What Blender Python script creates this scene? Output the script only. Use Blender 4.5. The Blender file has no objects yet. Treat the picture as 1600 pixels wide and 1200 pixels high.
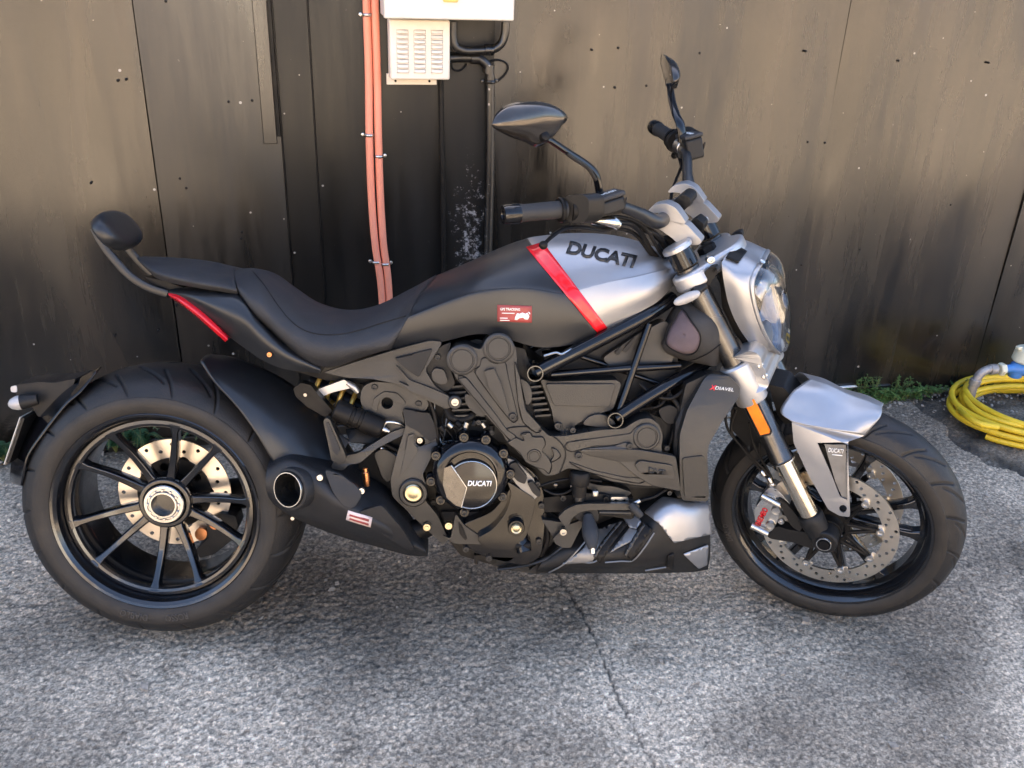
import bpy, bmesh, math, random
import numpy as np
from mathutils import Vector, Matrix
from mathutils.geometry import tessellate_polygon
from mathutils.bvhtree import BVHTree
random.seed(7); rng = np.random.default_rng(7)
SC = bpy.context.scene
COL = SC.collection
R = math.radians
PI = math.pi

# ------------------------------------------------------------------ camera
CR_ = np.array([0.99849089, -0.04302895, 0.03412397])
CU_ = np.array([-0.01185989, 0.43775287, 0.89901711])
CF_ = np.array([0.05362163, 0.8980651, -0.43658194])
CC_ = np.array([0.69506372, -1.80376112, 1.53803541])
FPX = 1422.816
cd = bpy.data.cameras.new('camera'); cam = bpy.data.objects.new('camera', cd); COL.objects.link(cam)
cd.sensor_width = 36; cd.lens = FPX / 1600 * 36; cd.clip_start = 0.02; cd.clip_end = 500
cam.matrix_world = Matrix([[CR_[i], CU_[i], -CF_[i], CC_[i]] for i in range(3)] + [[0, 0, 0, 1]])
SC.camera = cam

# ------------------------------------------------------------------ light
SUN_EL, SUN_AZ = 47.0, 97.0       # the sun stands behind the black wall; azimuth counted from +X to +Y
w = bpy.data.worlds.new('World'); SC.world = w; w.use_nodes = True
nt = w.node_tree; bg = nt.nodes['Background']
sky = nt.nodes.new('ShaderNodeTexSky'); sky.sky_type = 'NISHITA'; sky.sun_disc = False
sky.sun_elevation = R(SUN_EL); sky.sun_rotation = R(90 - SUN_AZ)
sky.air_density = .85; sky.dust_density = 2.2; sky.ozone_density = 1.0
nt.links.new(sky.outputs[0], bg.inputs[0]); bg.inputs[1].default_value = 0.088
sl = bpy.data.lights.new('sun', 'SUN'); so = bpy.data.objects.new('sun', sl); COL.objects.link(so)
sl.energy = 5.0; sl.angle = R(0.55); sl.color = (1, 0.89, 0.74)
sdir = Vector((math.cos(R(SUN_EL)) * math.cos(R(SUN_AZ)), math.cos(R(SUN_EL)) * math.sin(R(SUN_AZ)), math.sin(R(SUN_EL))))
so.rotation_euler = sdir.to_track_quat('Z', 'Y').to_euler(); so.location = (0, 6, 8)
SC.view_settings.view_transform = 'Standard'; SC.view_settings.look = 'None'
SC.view_settings.exposure = 3.3; SC.view_settings.gamma = 1
SC.cycles.max_bounces = 8; SC.cycles.diffuse_bounces = 4; SC.cycles.glossy_bounces = 4
SC.cycles.caustics_reflective = False; SC.cycles.caustics_refractive = False
SC.cycles.use_denoising = True; SC.cycles.sample_clamp_indirect = 6

# ------------------------------------------------------------------ frames (measured from the photograph)
LEAN, STEER = R(13.037), R(31.535)
def rotm(ax, a):
    return np.array(Matrix.Rotation(a, 3, Vector(ax)))
ML = rotm((1, 0, 0), -LEAN)
SD = np.array([-.5, 0, .8660254]); SA = np.array([1.745, 0, 0])
MS = rotm(tuple(SD), -STEER)
def ray(u, v):
    return CF_ + (u - 800) / FPX * CR_ - (v - 600) / FPX * CU_
def B(u, v, w):                     # bike frame, w metres to the right of its centre plane
    d = ML.T @ ray(u, v); c = ML.T @ CC_
    return c + (-w - c[1]) / d[1] * d
def S(u, v, w):                     # steered (fork) frame
    d = MS.T @ (ML.T @ ray(u, v)); c = MS.T @ (ML.T @ CC_ - SA) + SA
    return c + (-w - c[1]) / d[1] * d
def unsteer(X): return (np.atleast_2d(X) - SA) @ MS.T + SA
WA = np.array([-0.78370086, 0.78553366, 0.]); WB = np.array([2.92381948, 1.44507131, 0.])
WT = (WB - WA) / np.linalg.norm(WB - WA); WN = np.array([WT[1], -WT[0], 0.])   # WN points to the camera side
def W(u, v, off=0.):                # on the wall, off metres in front of it
    d = ray(u, v); t = ((WA - CC_) @ WN + off) / (d @ WN); return CC_ + t * d
def WL(s, h, off=0.): return WA + s * WT + off * WN + np.array([0, 0, h])
def G(u, v, z=0.):
    d = ray(u, v); return CC_ + (z - CC_[2]) / d[2] * d

# ------------------------------------------------------------------ materials
MATS = {}
def mat(name, col, rough=.5, metal=0., spec=.5, coat=0., var=.15, vscale=30., rvar=.1, bump=0., bscale=200., trans=0., ior=1.45,
        dust=0., dustcol=(.22, .18, .13), aniso=0., emis=None):
    m = bpy.data.materials.new(name); m.use_nodes = True; MATS[name] = m
    t = m.node_tree; N = t.nodes; Lk = t.links.new; b = N['Principled BSDF']
    b.inputs['Metallic'].default_value = metal; b.inputs['Specular IOR Level'].default_value = spec
    b.inputs['Coat Weight'].default_value = coat; b.inputs['Coat Roughness'].default_value = .08
    b.inputs['Transmission Weight'].default_value = trans; b.inputs['IOR'].default_value = ior
    tc = N.new('ShaderNodeTexCoord')
    n1 = N.new('ShaderNodeTexNoise'); n1.inputs['Scale'].default_value = vscale; n1.inputs['Detail'].default_value = 5
    Lk(tc.outputs['Object'], n1.inputs['Vector'])
    mr = N.new('ShaderNodeMapRange'); mr.inputs['From Min'].default_value = .3; mr.inputs['From Max'].default_value = .7
    mr.inputs['To Min'].default_value = 1 - var; mr.inputs['To Max'].default_value = 1 + var; Lk(n1.outputs['Fac'], mr.inputs['Value'])
    mx = N.new('ShaderNodeMix'); mx.data_type = 'RGBA'; mx.blend_type = 'MULTIPLY'; mx.inputs[0].default_value = 1
    mx.inputs[6].default_value = (*col, 1); Lk(mr.outputs[0], mx.inputs[7])
    out = mx.outputs[2]
    if dust:
        n3 = N.new('ShaderNodeTexNoise'); n3.inputs['Scale'].default_value = 9; n3.inputs['Detail'].default_value = 8; n3.inputs['Roughness'].default_value = .7
        Lk(tc.outputs['Object'], n3.inputs['Vector'])
        r3 = N.new('ShaderNodeMapRange'); r3.inputs['From Min'].default_value = .42; r3.inputs['From Max'].default_value = .72
        r3.inputs['To Max'].default_value = dust; Lk(n3.outputs['Fac'], r3.inputs['Value'])
        m3 = N.new('ShaderNodeMix'); m3.data_type = 'RGBA'; Lk(r3.outputs[0], m3.inputs[0]); Lk(out, m3.inputs[6]); m3.inputs[7].default_value = (*dustcol, 1)
        out = m3.outputs[2]
    Lk(out, b.inputs['Base Color'])
    r2 = N.new('ShaderNodeMapRange'); r2.inputs['From Min'].default_value = .3; r2.inputs['From Max'].default_value = .7
    r2.inputs['To Min'].default_value = max(.02, rough - rvar); r2.inputs['To Max'].default_value = min(1, rough + rvar)
    n2 = N.new('ShaderNodeTexNoise'); n2.inputs['Scale'].default_value = vscale * .37; n2.inputs['Detail'].default_value = 6
    Lk(tc.outputs['Object'], n2.inputs['Vector']); Lk(n2.outputs['Fac'], r2.inputs['Value'])
    if trans > .5: b.inputs['Roughness'].default_value = rough
    else: Lk(r2.outputs[0], b.inputs['Roughness'])
    if bump:
        nb = N.new('ShaderNodeTexNoise'); nb.inputs['Scale'].default_value = bscale; nb.inputs['Detail'].default_value = 3
        Lk(tc.outputs['Object'], nb.inputs['Vector'])
        bp = N.new('ShaderNodeBump'); bp.inputs['Strength'].default_value = bump; bp.inputs['Distance'].default_value = .002
        Lk(nb.outputs['Fac'], bp.inputs['Height']); Lk(bp.outputs[0], b.inputs['Normal'])
    return m
satin = mat('satin_black_paint', (.012, .013, .015), .36, spec=.55, rvar=.03, var=.1)
silver = mat('satin_silver_paint', (.36, .36, .37), .43, metal=.85, rvar=.03, var=.03, bump=.05, bscale=1400)
silver2 = mat('cast_silver', (.43, .43, .435), .4, metal=.75, rvar=.05, var=.04, bump=.08, bscale=900)
midgrey = mat('grey_paint', (.19, .188, .185), .42, metal=.6, rvar=.05)
gloss = mat('gloss_black_paint', (.004, .004, .005), .12, spec=.35, coat=.22, rvar=.04)
rimblk = mat('rim_black', (.006, .006, .007), .19, spec=.6, coat=.5, rvar=.05)
cast = mat('cast_dark_grey', (.014, .0133, .0125), .36, spec=.6, rvar=.1, bump=.35, bscale=700, dust=.1, dustcol=(.06, .053, .045), vscale=14)
blk = mat('matte_black_plastic', (.007, .007, .0075), .5, spec=.35, rvar=.08, bump=.25, bscale=700, dust=.05)
dark = mat('black_metal', (.005, .005, .0055), .45, spec=.18, rvar=.1, dust=.07)
exm = mat('silencer_coating', (.011, .011, .012), .46, spec=.45, rvar=.06, bump=.45, bscale=800, dust=.03)
leather = mat('seat_vinyl', (.017, .0175, .020), .52, spec=.5, rvar=.06, bump=.9, bscale=520, dust=.05)
sidew = mat('tyre_sidewall', (.020, .018, .016), .58, spec=.4, rvar=.08, bump=.3, bscale=260, dust=.5, dustcol=(.042, .034, .027))  # browner than the tread: a warm reflection put into the sidewall colour
rubber = mat('tyre_rubber', (.012, .0115, .0115), .5, spec=.4, rvar=.08, bump=.35, bscale=300, dust=.35, dustcol=(.035, .029, .023))
grip = mat('grip_rubber', (.018, .018, .019), .6, bump=.4, bscale=600)
steel = mat('brushed_steel', (.55, .53, .5), .28, metal=1, rvar=.08)
discm = mat('brake_disc_steel', (.62, .56, .48), .33, metal=1, rvar=.08, vscale=12)
chrome = mat('polished_steel', (.75, .74, .72), .12, metal=1, rvar=.05)
slider = mat('fork_slider', (.55, .49, .40), .2, metal=1, rvar=.04)
tubem = mat('fork_tube', (.10, .095, .09), .26, metal=.9, rvar=.05)
zinc = mat('zinc_bolt', (.33, .32, .30), .3, metal=1, rvar=.1)
letter = mat('moulded_letter', (.05, .045, .04), .5)
plate_edge = mat('plate_edge', (.42, .40, .36), .5)
brass = mat('brass_cap', (.50, .43, .28), .32, metal=1, rvar=.08)
gold = mat('gold_spring', (.55, .33, .07), .35, metal=.6)
copper = mat('copper_fitting', (.5, .22, .1), .3, metal=1)
red = mat('red_gloss', (.62, .012, .02), .2, coat=.4, rvar=.04)
redlens = mat('red_lens', (.5, .01, .02), .12, coat=.5)
orange = mat('orange_reflector', (.9, .22, .01), .2, coat=.5, bump=.5, bscale=500)
decal_red = mat('sticker_dull_red', (.28, .05, .045), .45)
castd = mat('cast_dark_grey_deep', (.012, .012, .012), .5, spec=.35)
white = mat('white_print', (.8, .79, .76), .45, var=.03)
labelw = mat('label_pale', (.62, .5, .46), .45, var=.05)
logoblk = mat('logo_black', (.012, .012, .013), .4)
clear = mat('clear_lens', (1, 1, 1), .02, trans=1., var=.0, rvar=0)
reflector = mat('headlight_reflector', (.16, .16, .17), .22, metal=1, rvar=.02)
frost = mat('signal_lens', (.36, .35, .34), .18, spec=.6, coat=.6, bump=.6, bscale=260)
mirror_m = mat('mirror_glass', (.9, .9, .9), .02, metal=1, rvar=0)
mesh_fab = mat('mesh_fabric', (.10, .075, .085), .75, bump=.8, bscale=900)
fabric = mat('black_fabric', (.02, .019, .019), .6, bump=.5, bscale=800, dust=.06)
hose_m = mat('yellow_hose', (.84, .57, .03), .4, dust=.22, dustcol=(.30, .22, .07), var=.12, vscale=14)
boxw = mat('cream_powdercoat', (.72, .66, .57), .45, var=.05, dust=.12, dustcol=(.5, .43, .33))
boxg = mat('grey_powdercoat', (.60, .58, .53), .45, var=.05, dust=.1, dustcol=(.45, .4, .32))
ylw = mat('yellow_latch', (.75, .55, .16), .45)
conduit = mat('orange_conduit', (.78, .27, .17), .45, var=.08, vscale=6, dust=.15, dustcol=(.6, .33, .25))
galv = mat('galvanised_pipe', (.35, .33, .31), .5, metal=.5, var=.3, dust=.55, dustcol=(.16, .09, .06))
blue = mat('blue_meter', (.04, .20, .55), .4, dust=.25, dustcol=(.3, .32, .36))
capw = mat('cream_cap', (.75, .70, .52), .45, dust=.15)

def wall_mat(name, seed, spec=.64, coat=.16, lo=(.0022, .0021, .002), hi=(.020, .0145, .0098), rough=.235):
    m = bpy.data.materials.new(name); m.use_nodes = True; t = m.node_tree; N = t.nodes; Lk = t.links.new; b = N['Principled BSDF']
    b.inputs['Specular IOR Level'].default_value = spec; b.inputs['Coat Weight'].default_value = coat; b.inputs['Coat Roughness'].default_value = .28
    geo = N.new('ShaderNodeNewGeometry')
    mp = N.new('ShaderNodeMapping'); mp.inputs['Scale'].default_value = (1, 1, .28); mp.inputs['Location'].default_value = (seed * 3.1, seed, seed * 1.7)
    Lk(geo.outputs['Position'], mp.inputs['Vector'])
    def noise(scale, det, rgh, src=mp):
        n = N.new('ShaderNodeTexNoise'); n.inputs['Scale'].default_value = scale; n.inputs['Detail'].default_value = det; n.inputs['Roughness'].default_value = rgh
        n.inputs['Distortion'].default_value = .6
        Lk(src.outputs[0], n.inputs['Vector']); return n
    def rampf(src, a, c, o0=0., o1=1.):
        r = N.new('ShaderNodeMapRange'); r.inputs['From Min'].default_value = a; r.inputs['From Max'].default_value = c
        r.inputs['To Min'].default_value = o0; r.inputs['To Max'].default_value = o1; Lk(src, r.inputs['Value']); return r.outputs[0]
    nA = noise(3.2, 8, .62)
    mpb = N.new('ShaderNodeMapping'); mpb.inputs['Scale'].default_value = (1, 1, .13); mpb.inputs['Location'].default_value = (seed, 0, seed); Lk(geo.outputs['Position'], mpb.inputs['Vector'])
    nB = noise(9, 5, .5, mpb)
    mp2 = N.new('ShaderNodeMapping'); mp2.inputs['Scale'].default_value = (1, 1, .06); Lk(geo.outputs['Position'], mp2.inputs['Vector'])
    nC = noise(60, 4, .6, mp2)
    m1 = N.new('ShaderNodeMix'); m1.data_type = 'RGBA'; m1.inputs[6].default_value = (*lo, 1); m1.inputs[7].default_value = (*hi, 1)  # brown patches put some warm reflected glow into the base colour
    Lk(rampf(nA.outputs['Fac'], .4, .62), m1.inputs[0])
    # dried white splashes and specks
    vo = N.new('ShaderNodeTexVoronoi'); vo.inputs['Scale'].default_value = 42; Lk(geo.outputs['Position'], vo.inputs['Vector'])
    vc = N.new('ShaderNodeSeparateColor'); Lk(vo.outputs['Color'], vc.inputs[0])
    dot = N.new('ShaderNodeMath'); dot.operation = 'LESS_THAN'; Lk(vo.outputs['Distance'], dot.inputs[0])
    sz = N.new('ShaderNodeMath'); sz.operation = 'MULTIPLY'; Lk(rampf(vc.outputs[0], .93, 1., 0, .17), sz.inputs[0]); sz.inputs[1].default_value = 1.; 
    Lk(sz.outputs[0], dot.inputs[1])
    m2 = N.new('ShaderNodeMix'); m2.data_type = 'RGBA'; Lk(dot.outputs[0], m2.inputs[0]); Lk(m1.outputs[2], m2.inputs[6]); m2.inputs[7].default_value = (.34, .31, .27, 1)
    # one larger lime splash between the pipes
    sp = WL(1.52, .66)
    sub = N.new('ShaderNodeVectorMath'); sub.operation = 'SUBTRACT'; Lk(geo.outputs['Position'], sub.inputs[0]); sub.inputs[1].default_value = tuple(sp)
    scl = N.new('ShaderNodeVectorMath'); scl.operation = 'MULTIPLY'; Lk(sub.outputs[0], scl.inputs[0]); scl.inputs[1].default_value = (10.5, 0, 2.9)
    ln = N.new('ShaderNodeVectorMath'); ln.operation = 'LENGTH'; Lk(scl.outputs[0], ln.inputs[0])
    nD = N.new('ShaderNodeTexNoise'); nD.inputs['Scale'].default_value = 55; nD.inputs['Detail'].default_value = 6; nD.inputs['Roughness'].default_value = .75
    Lk(geo.outputs['Position'], nD.inputs['Vector'])
    ad = N.new('ShaderNodeMath'); ad.operation = 'SUBTRACT'; Lk(nD.outputs['Fac'], ad.inputs[0]); Lk(rampf(ln.outputs['Value'], 0, 1.2, 0, .22), ad.inputs[1])
    m3 = N.new('ShaderNodeMix'); m3.data_type = 'RGBA'; Lk(rampf(ad.outputs[0], .47, .58, 0, .85), m3.inputs[0]); Lk(m2.outputs[2], m3.inputs[6]); m3.inputs[7].default_value = (.36, .34, .33, 1)
    Lk(m3.outputs[2], b.inputs['Base Color'])
    mixr = N.new('ShaderNodeMath'); mixr.operation = 'ADD'; Lk(rampf(nB.outputs['Fac'], .35, .68, rough - .05, rough + .12), mixr.inputs[0]); Lk(rampf(nC.outputs['Fac'], .3, .7, -.04, .05), mixr.inputs[1])
    mix2 = N.new('ShaderNodeMath'); mix2.operation = 'ADD'; Lk(mixr.outputs[0], mix2.inputs[0]); Lk(rampf(noise(2.1, 4, .55).outputs['Fac'], .38, .62, -.07, .10), mix2.inputs[1])
    Lk(mix2.outputs[0], b.inputs['Roughness'])
    bp = N.new('ShaderNodeBump'); bp.inputs['Strength'].default_value = .25; bp.inputs['Distance'].default_value = .004; Lk(nB.outputs['Fac'], bp.inputs['Height'])
    bp2 = N.new('ShaderNodeBump'); bp2.inputs['Strength'].default_value = .12; bp2.inputs['Distance'].default_value = .002; Lk(nC.outputs['Fac'], bp2.inputs['Height']); Lk(bp.outputs[0], bp2.inputs['Normal'])
    Lk(bp2.outputs[0], b.inputs['Normal'])
    return m
wallm = wall_mat('black_painted_sheet', 1.0)
wallm2 = wall_mat('black_painted_sheet_dull', 4.3, hi=(.010, .008, .0065), rough=.27)
wallm3 = wall_mat('black_painted_sheet_fresh', 7.7, spec=.34, coat=.05, hi=(.007, .006, .005), rough=.31)

def ground_mat():
    m = bpy.data.materials.new('worn_asphalt'); m.use_nodes = True; t = m.node_tree; N = t.nodes; Lk = t.links.new; b = N['Principled BSDF']
    geo = N.new('ShaderNodeNewGeometry')
    def noise(scale, det, rgh, dist=0.):
        n = N.new('ShaderNodeTexNoise'); n.inputs['Scale'].default_value = scale; n.inputs['Detail'].default_value = det; n.inputs['Roughness'].default_value = rgh
        n.inputs['Distortion'].default_value = dist; Lk(geo.outputs['Position'], n.inputs['Vector']); return n.outputs['Fac']
    def rampf(src, a, c, o0=0., o1=1.):
        r = N.new('ShaderNodeMapRange'); r.inputs['From Min'].default_value = a; r.inputs['From Max'].default_value = c
        r.inputs['To Min'].default_value = o0; r.inputs['To Max'].default_value = o1; Lk(src, r.inputs['Value']); return r.outputs[0]
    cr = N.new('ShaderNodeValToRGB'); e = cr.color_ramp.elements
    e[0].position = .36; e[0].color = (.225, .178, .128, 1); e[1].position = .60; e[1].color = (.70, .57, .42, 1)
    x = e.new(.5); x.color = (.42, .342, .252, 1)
    Lk(noise(1.25, 7, .5, .4), cr.inputs[0])  # mottled asphalt tone; its pale patches also paint in soft reflected sunlight
    v = N.new('ShaderNodeTexVoronoi'); v.inputs['Scale'].default_value = 190; Lk(geo.outputs['Position'], v.inputs['Vector'])
    sc = N.new('ShaderNodeSeparateColor'); Lk(v.outputs['Color'], sc.inputs[0])
    m1 = N.new('ShaderNodeMix'); m1.data_type = 'RGBA'; m1.blend_type = 'MULTIPLY'; m1.inputs[0].default_value = 1; Lk(cr.outputs[0], m1.inputs[6])
    Lk(rampf(sc.outputs[0], 0, 1, .6, 1.4), m1.inputs[7])
    m2 = N.new('ShaderNodeMix'); m2.data_type = 'RGBA'; m2.blend_type = 'MULTIPLY'; m2.inputs[0].default_value = 1; Lk(m1.outputs[2], m2.inputs[6])
    Lk(rampf(noise(95, 6, .8), .36, .62, .42, 1.5), m2.inputs[7])
    # oil and tyre stains
    m3 = N.new('ShaderNodeMix'); m3.data_type = 'RGBA'; m3.blend_type = 'MULTIPLY'; Lk(rampf(noise(5.5, 5, .6, .8), .6, .74, 0, .75), m3.inputs[0])
    Lk(m2.outputs[2], m3.inputs[6]); m3.inputs[7].default_value = (.35, .34, .33, 1)
    # bare soil, crack grime and painted pit shade (mesh attribute)
    at = N.new('ShaderNodeAttribute'); at.attribute_name = 'dirt_shade'
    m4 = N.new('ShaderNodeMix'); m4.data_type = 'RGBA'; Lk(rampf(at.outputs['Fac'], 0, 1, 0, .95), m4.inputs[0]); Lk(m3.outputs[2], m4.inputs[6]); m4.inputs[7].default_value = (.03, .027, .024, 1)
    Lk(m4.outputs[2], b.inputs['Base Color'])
    b.inputs['Roughness'].default_value = .72; b.inputs['Specular IOR Level'].default_value = .4
    bp = N.new('ShaderNodeBump'); bp.inputs['Strength'].default_value = .9; bp.inputs['Distance'].default_value = .007
    Lk(noise(110, 6, .8), bp.inputs['Height']); Lk(bp.outputs[0], b.inputs['Normal'])
    return m
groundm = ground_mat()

# ------------------------------------------------------------------ mesh helpers
def link(o, parent=None):
    COL.objects.link(o)
    if parent is not None: o.parent = parent
    return o
def mk(name, V, F, m, parent=None, smooth=True, sharp=38, bevel=0., seg=2, solid=0., soff=-1., sub=0, st=False, label=None):
    V = np.asarray(V, float)
    if st: V = unsteer(V)
    me = bpy.data.meshes.new(name); me.from_pydata([tuple(map(float, v)) for v in V], [], [tuple(map(int, f)) for f in F])
    bm = bmesh.new(); bm.from_mesh(me); bmesh.ops.remove_doubles(bm, verts=bm.verts, dist=1e-6)
    bmesh.ops.recalc_face_normals(bm, faces=bm.faces); bm.to_mesh(me); bm.free()
    if smooth:
        me.shade_smooth()
        if sharp: me.set_sharp_from_angle(angle=R(sharp))
    me.materials.append(m)
    o = bpy.data.objects.new(name, me); link(o, parent)
    if solid: md = o.modifiers.new('solid', 'SOLIDIFY'); md.thickness = solid; md.offset = soff
    if bevel:
        md = o.modifiers.new('bevel', 'BEVEL'); md.width = bevel; md.segments = seg; md.limit_method = 'ANGLE'; md.angle_limit = R(32); md.harden_normals = False
    if sub: md = o.modifiers.new('sub', 'SUBSURF'); md.levels = sub; md.render_levels = sub
    if label: o['label'] = label
    return o
def empty(name, loc=(0, 0, 0), parent=None):
    o = bpy.data.objects.new(name, None); o.location = loc; o.empty_display_size = .1; return link(o, parent)
def tag(o, label=None, cat=None, group=None, kind=None):
    if label: o['label'] = label
    if cat: o['category'] = cat
    if group: o['group'] = group
    if kind: o['kind'] = kind
    return o
def crom(P, n, closed=False):
    P = np.asarray(P, float); k = len(P)
    if k < 3 and not closed:
        t = np.linspace(0, 1, n + 1)[:, None]; return P[0] * (1 - t) + P[1] * t
    out = []
    rngk = range(k) if closed else range(k - 1)
    for i in rngk:
        if closed: p0, p1, p2, p3 = P[(i - 1) % k], P[i], P[(i + 1) % k], P[(i + 2) % k]
        else:
            p1, p2 = P[i], P[i + 1]; p0 = P[i - 1] if i else 2 * p1 - p2; p3 = P[i + 2] if i + 2 < k else 2 * p2 - p1
        for j in range(n):
            t = j / n
            out.append(.5 * ((2 * p1) + (p2 - p0) * t + (2 * p0 - 5 * p1 + 4 * p2 - p3) * t * t + (3 * p1 - p0 - 3 * p2 + p3) * t ** 3))
    if not closed: out.append(P[-1])
    return np.array(out)
def grid_mesh(Gd, cyc=False):
    a, b_ = Gd.shape[:2]; V = Gd.reshape(-1, 3); F = []
    for i in range(a - 1):
        for j in range(b_ if cyc else b_ - 1):
            j2 = (j + 1) % b_; F.append((i * b_ + j, i * b_ + j2, (i + 1) * b_ + j2, (i + 1) * b_ + j))
    return V, F
def refine(C, nu, nv):
    """C: columns x rows x 3 control grid -> refined"""
    C = np.asarray(C, float)
    A = np.stack([crom(c, nv) for c in C])
    return np.stack([crom(A[:, j], nu) for j in range(A.shape[1])], axis=1)
def ctrl(cols, fr): return np.array([[fr(*p) for p in c] for c in cols])
def patch(name, cols, m, parent, fr=None, nu=6, nv=6, back=None, mirror=False, caps=True, solid=0., st=False, bevel=0., sub=0, sharp=38, label=None, keep=None):
    C = ctrl(cols, fr or (S if st else B)); Gd = refine(C, nu, nv)
    if mirror:                      # rows run from the centre line outwards: mirror across y=0
        M = Gd[:, ::-1].copy(); M[..., 1] *= -1
        Gd = np.concatenate([M[:, :-1], Gd], axis=1)
    if back is not None:
        a = Gd[:, -1].copy(); a[:, 1] = -back; b_ = Gd[:, 0].copy(); b_[:, 1] = -back
        Gd = np.concatenate([Gd, a[:, None], b_[:, None]], axis=1)
    V, F = grid_mesh(Gd, cyc=back is not None or (mirror and caps == 'tube'))
    n = Gd.shape[1]
    if back is not None or caps == 'tube':
        F += [tuple(range(n)), tuple(range(len(V) - n, len(V)))]
    if keep is not None: keep.append((V.copy(), list(F), Gd))
    return mk(name, V, F, m, parent, solid=solid, st=st, bevel=bevel, sub=sub, sharp=sharp, label=label)
def rounded(P, r, k=3):
    P = np.asarray(P, float); out = []; n = len(P)
    for i in range(n):
        a, p, c = P[i - 1], P[i], P[(i + 1) % n]
        da, dc = a - p, c - p; la, lc = np.linalg.norm(da[:2]), np.linalg.norm(dc[:2])
        rr = min(r, la * .45, lc * .45)
        q0 = p + da / max(la, 1e-6) * rr; q1 = p + dc / max(lc, 1e-6) * rr
        for t in np.linspace(0, 1, k + 1): out.append((1 - t) ** 2 * q0 + 2 * t * (1 - t) * p + t * t * q1)
    return np.array(out)
def circ_px(u, v, r, n=20): return [(u + r * math.cos(t), v + r * math.sin(t)) for t in np.linspace(0, 2 * PI, n, endpoint=False)]
def plate(name, px, w, th, m, parent, bevel=.003, holes=(), rc=3, st=False, fr=None, nrm=(0, 1, 0), seg=2, label=None, keep=None, smooth_n=0):
    """flat or bent plate traced at lateral distance w (or per-point w), th thick, away from the camera side"""
    fr = fr or (S if st else B)
    def lift(q):
        q = [tuple(x) + ((w,) if len(x) == 2 else ()) for x in q]
        q = np.array(q, float)
        return q
    L0 = lift(px)
    L0 = crom(L0, smooth_n, True) if smooth_n else (rounded(L0, rc) if rc else L0)
    loops = [np.array([fr(*p) for p in L0])] + [np.array([fr(*p) for p in lift(h)]) for h in holes]
    ax = np.array(nrm, float); e1 = np.array([1., 0, 0]) if abs(ax[0]) < .8 else np.array([0., 1, 0]); e1 -= ax * (e1 @ ax); e1 /= np.linalg.norm(e1); e2 = np.cross(ax, e1)
    V = np.concatenate(loops); nV = len(V)
    flat = [[Vector((float(p @ e1), float(p @ e2), 0)) for p in l] for l in loops]
    tris = tessellate_polygon(flat)
    back = V + ax * th
    F = [tuple(t) for t in tris] + [tuple(i + nV for i in t[::-1]) for t in tris]
    o = 0
    for l in loops:
        k = len(l)
        for i in range(k): j = (i + 1) % k; F.append((o + i, o + j, o + j + nV, o + i + nV))
        o += k
    VV = np.concatenate([V, back])
    if keep is not None: keep.append((VV.copy(), F))
    return mk(name, VV, F, m, parent, bevel=bevel, seg=seg, st=st, label=label)
def frames(P):
    P = np.asarray(P, float); T = np.gradient(P, axis=0); T /= np.linalg.norm(T, axis=1)[:, None] + 1e-12
    n = np.cross(T[0], (0, 0, 1.)); 
    if np.linalg.norm(n) < .1: n = np.cross(T[0], (1., 0, 0))
    n /= np.linalg.norm(n); Ns = [n]
    for i in range(1, len(P)):
        n = Ns[-1] - T[i] * (Ns[-1] @ T[i]); n /= np.linalg.norm(n); Ns.append(n)
    Ns = np.array(Ns); return T, Ns, np.cross(T, Ns)
def tube_geo(P, r, n=12, cap=True, sq=1.):
    P = np.asarray(P, float); T, N1, N2 = frames(P); r = np.broadcast_to(np.asarray(r, float), (len(P),))
    a = np.linspace(0, 2 * PI, n, endpoint=False)
    V = (P[:, None] + r[:, None, None] * (np.cos(a)[None, :, None] * N1[:, None] + sq * np.sin(a)[None, :, None] * N2[:, None]))
    V, F = grid_mesh(V, True)
    if cap: F += [tuple(range(n)), tuple(range(len(V) - n, len(V)))]
    return V, F
def tube(name, pts, r, m, parent, n=12, k=6, fr=B, cap=True, raw=False, st=False, sq=1., label=None):
    P = np.array(pts, float) if raw else np.array([(S if st else fr)(*p) for p in pts])
    if k and len(P) > 2:
        if np.ndim(r): r = crom(np.asarray(r, float)[:, None], k)[:, 0]
        P = crom(P, k)
    V, F = tube_geo(P, r, n, cap, sq); return mk(name, V, F, m, parent, st=st, label=label)
def lathe_geo(prof, c, axis, n=48, closed=False):
    """prof: (along axis, radius); axis vector"""
    ax = np.array(axis, float); ax /= np.linalg.norm(ax)
    e1 = np.cross(ax, (0, 0, 1.)); 
    if np.linalg.norm(e1) < .1: e1 = np.cross(ax, (1., 0, 0))
    e1 /= np.linalg.norm(e1); e2 = np.cross(ax, e1); c = np.array(c, float)
    a = np.linspace(0, 2 * PI, n, endpoint=False); ring = np.cos(a)[:, None] * e1 + np.sin(a)[:, None] * e2
    V = np.array([c + ax * h + r * ring for h, r in prof]); V, F = grid_mesh(V, True)
    if closed:
        k = len(prof)
        for j in range(n): j2 = (j + 1) % n; F.append(((k - 1) * n + j, (k - 1) * n + j2, j2, j))
    else: F += [tuple(range(n)), tuple(range(len(V) - n, len(V)))]
    return V, F
def lathe(name, prof, c, axis, m, parent, n=48, closed=False, bevel=0., st=False, sharp=38, label=None):
    V, F = lathe_geo(prof, c, axis, n, closed); return mk(name, V, F, m, parent, bevel=bevel, st=st, sharp=sharp, label=label)
def merge(parts):
    V = []; F = []; o = 0
    for v, f in parts: V.append(np.asarray(v)); F += [tuple(i + o for i in q) for q in f]; o += len(v)
    return np.concatenate(V), F
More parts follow.
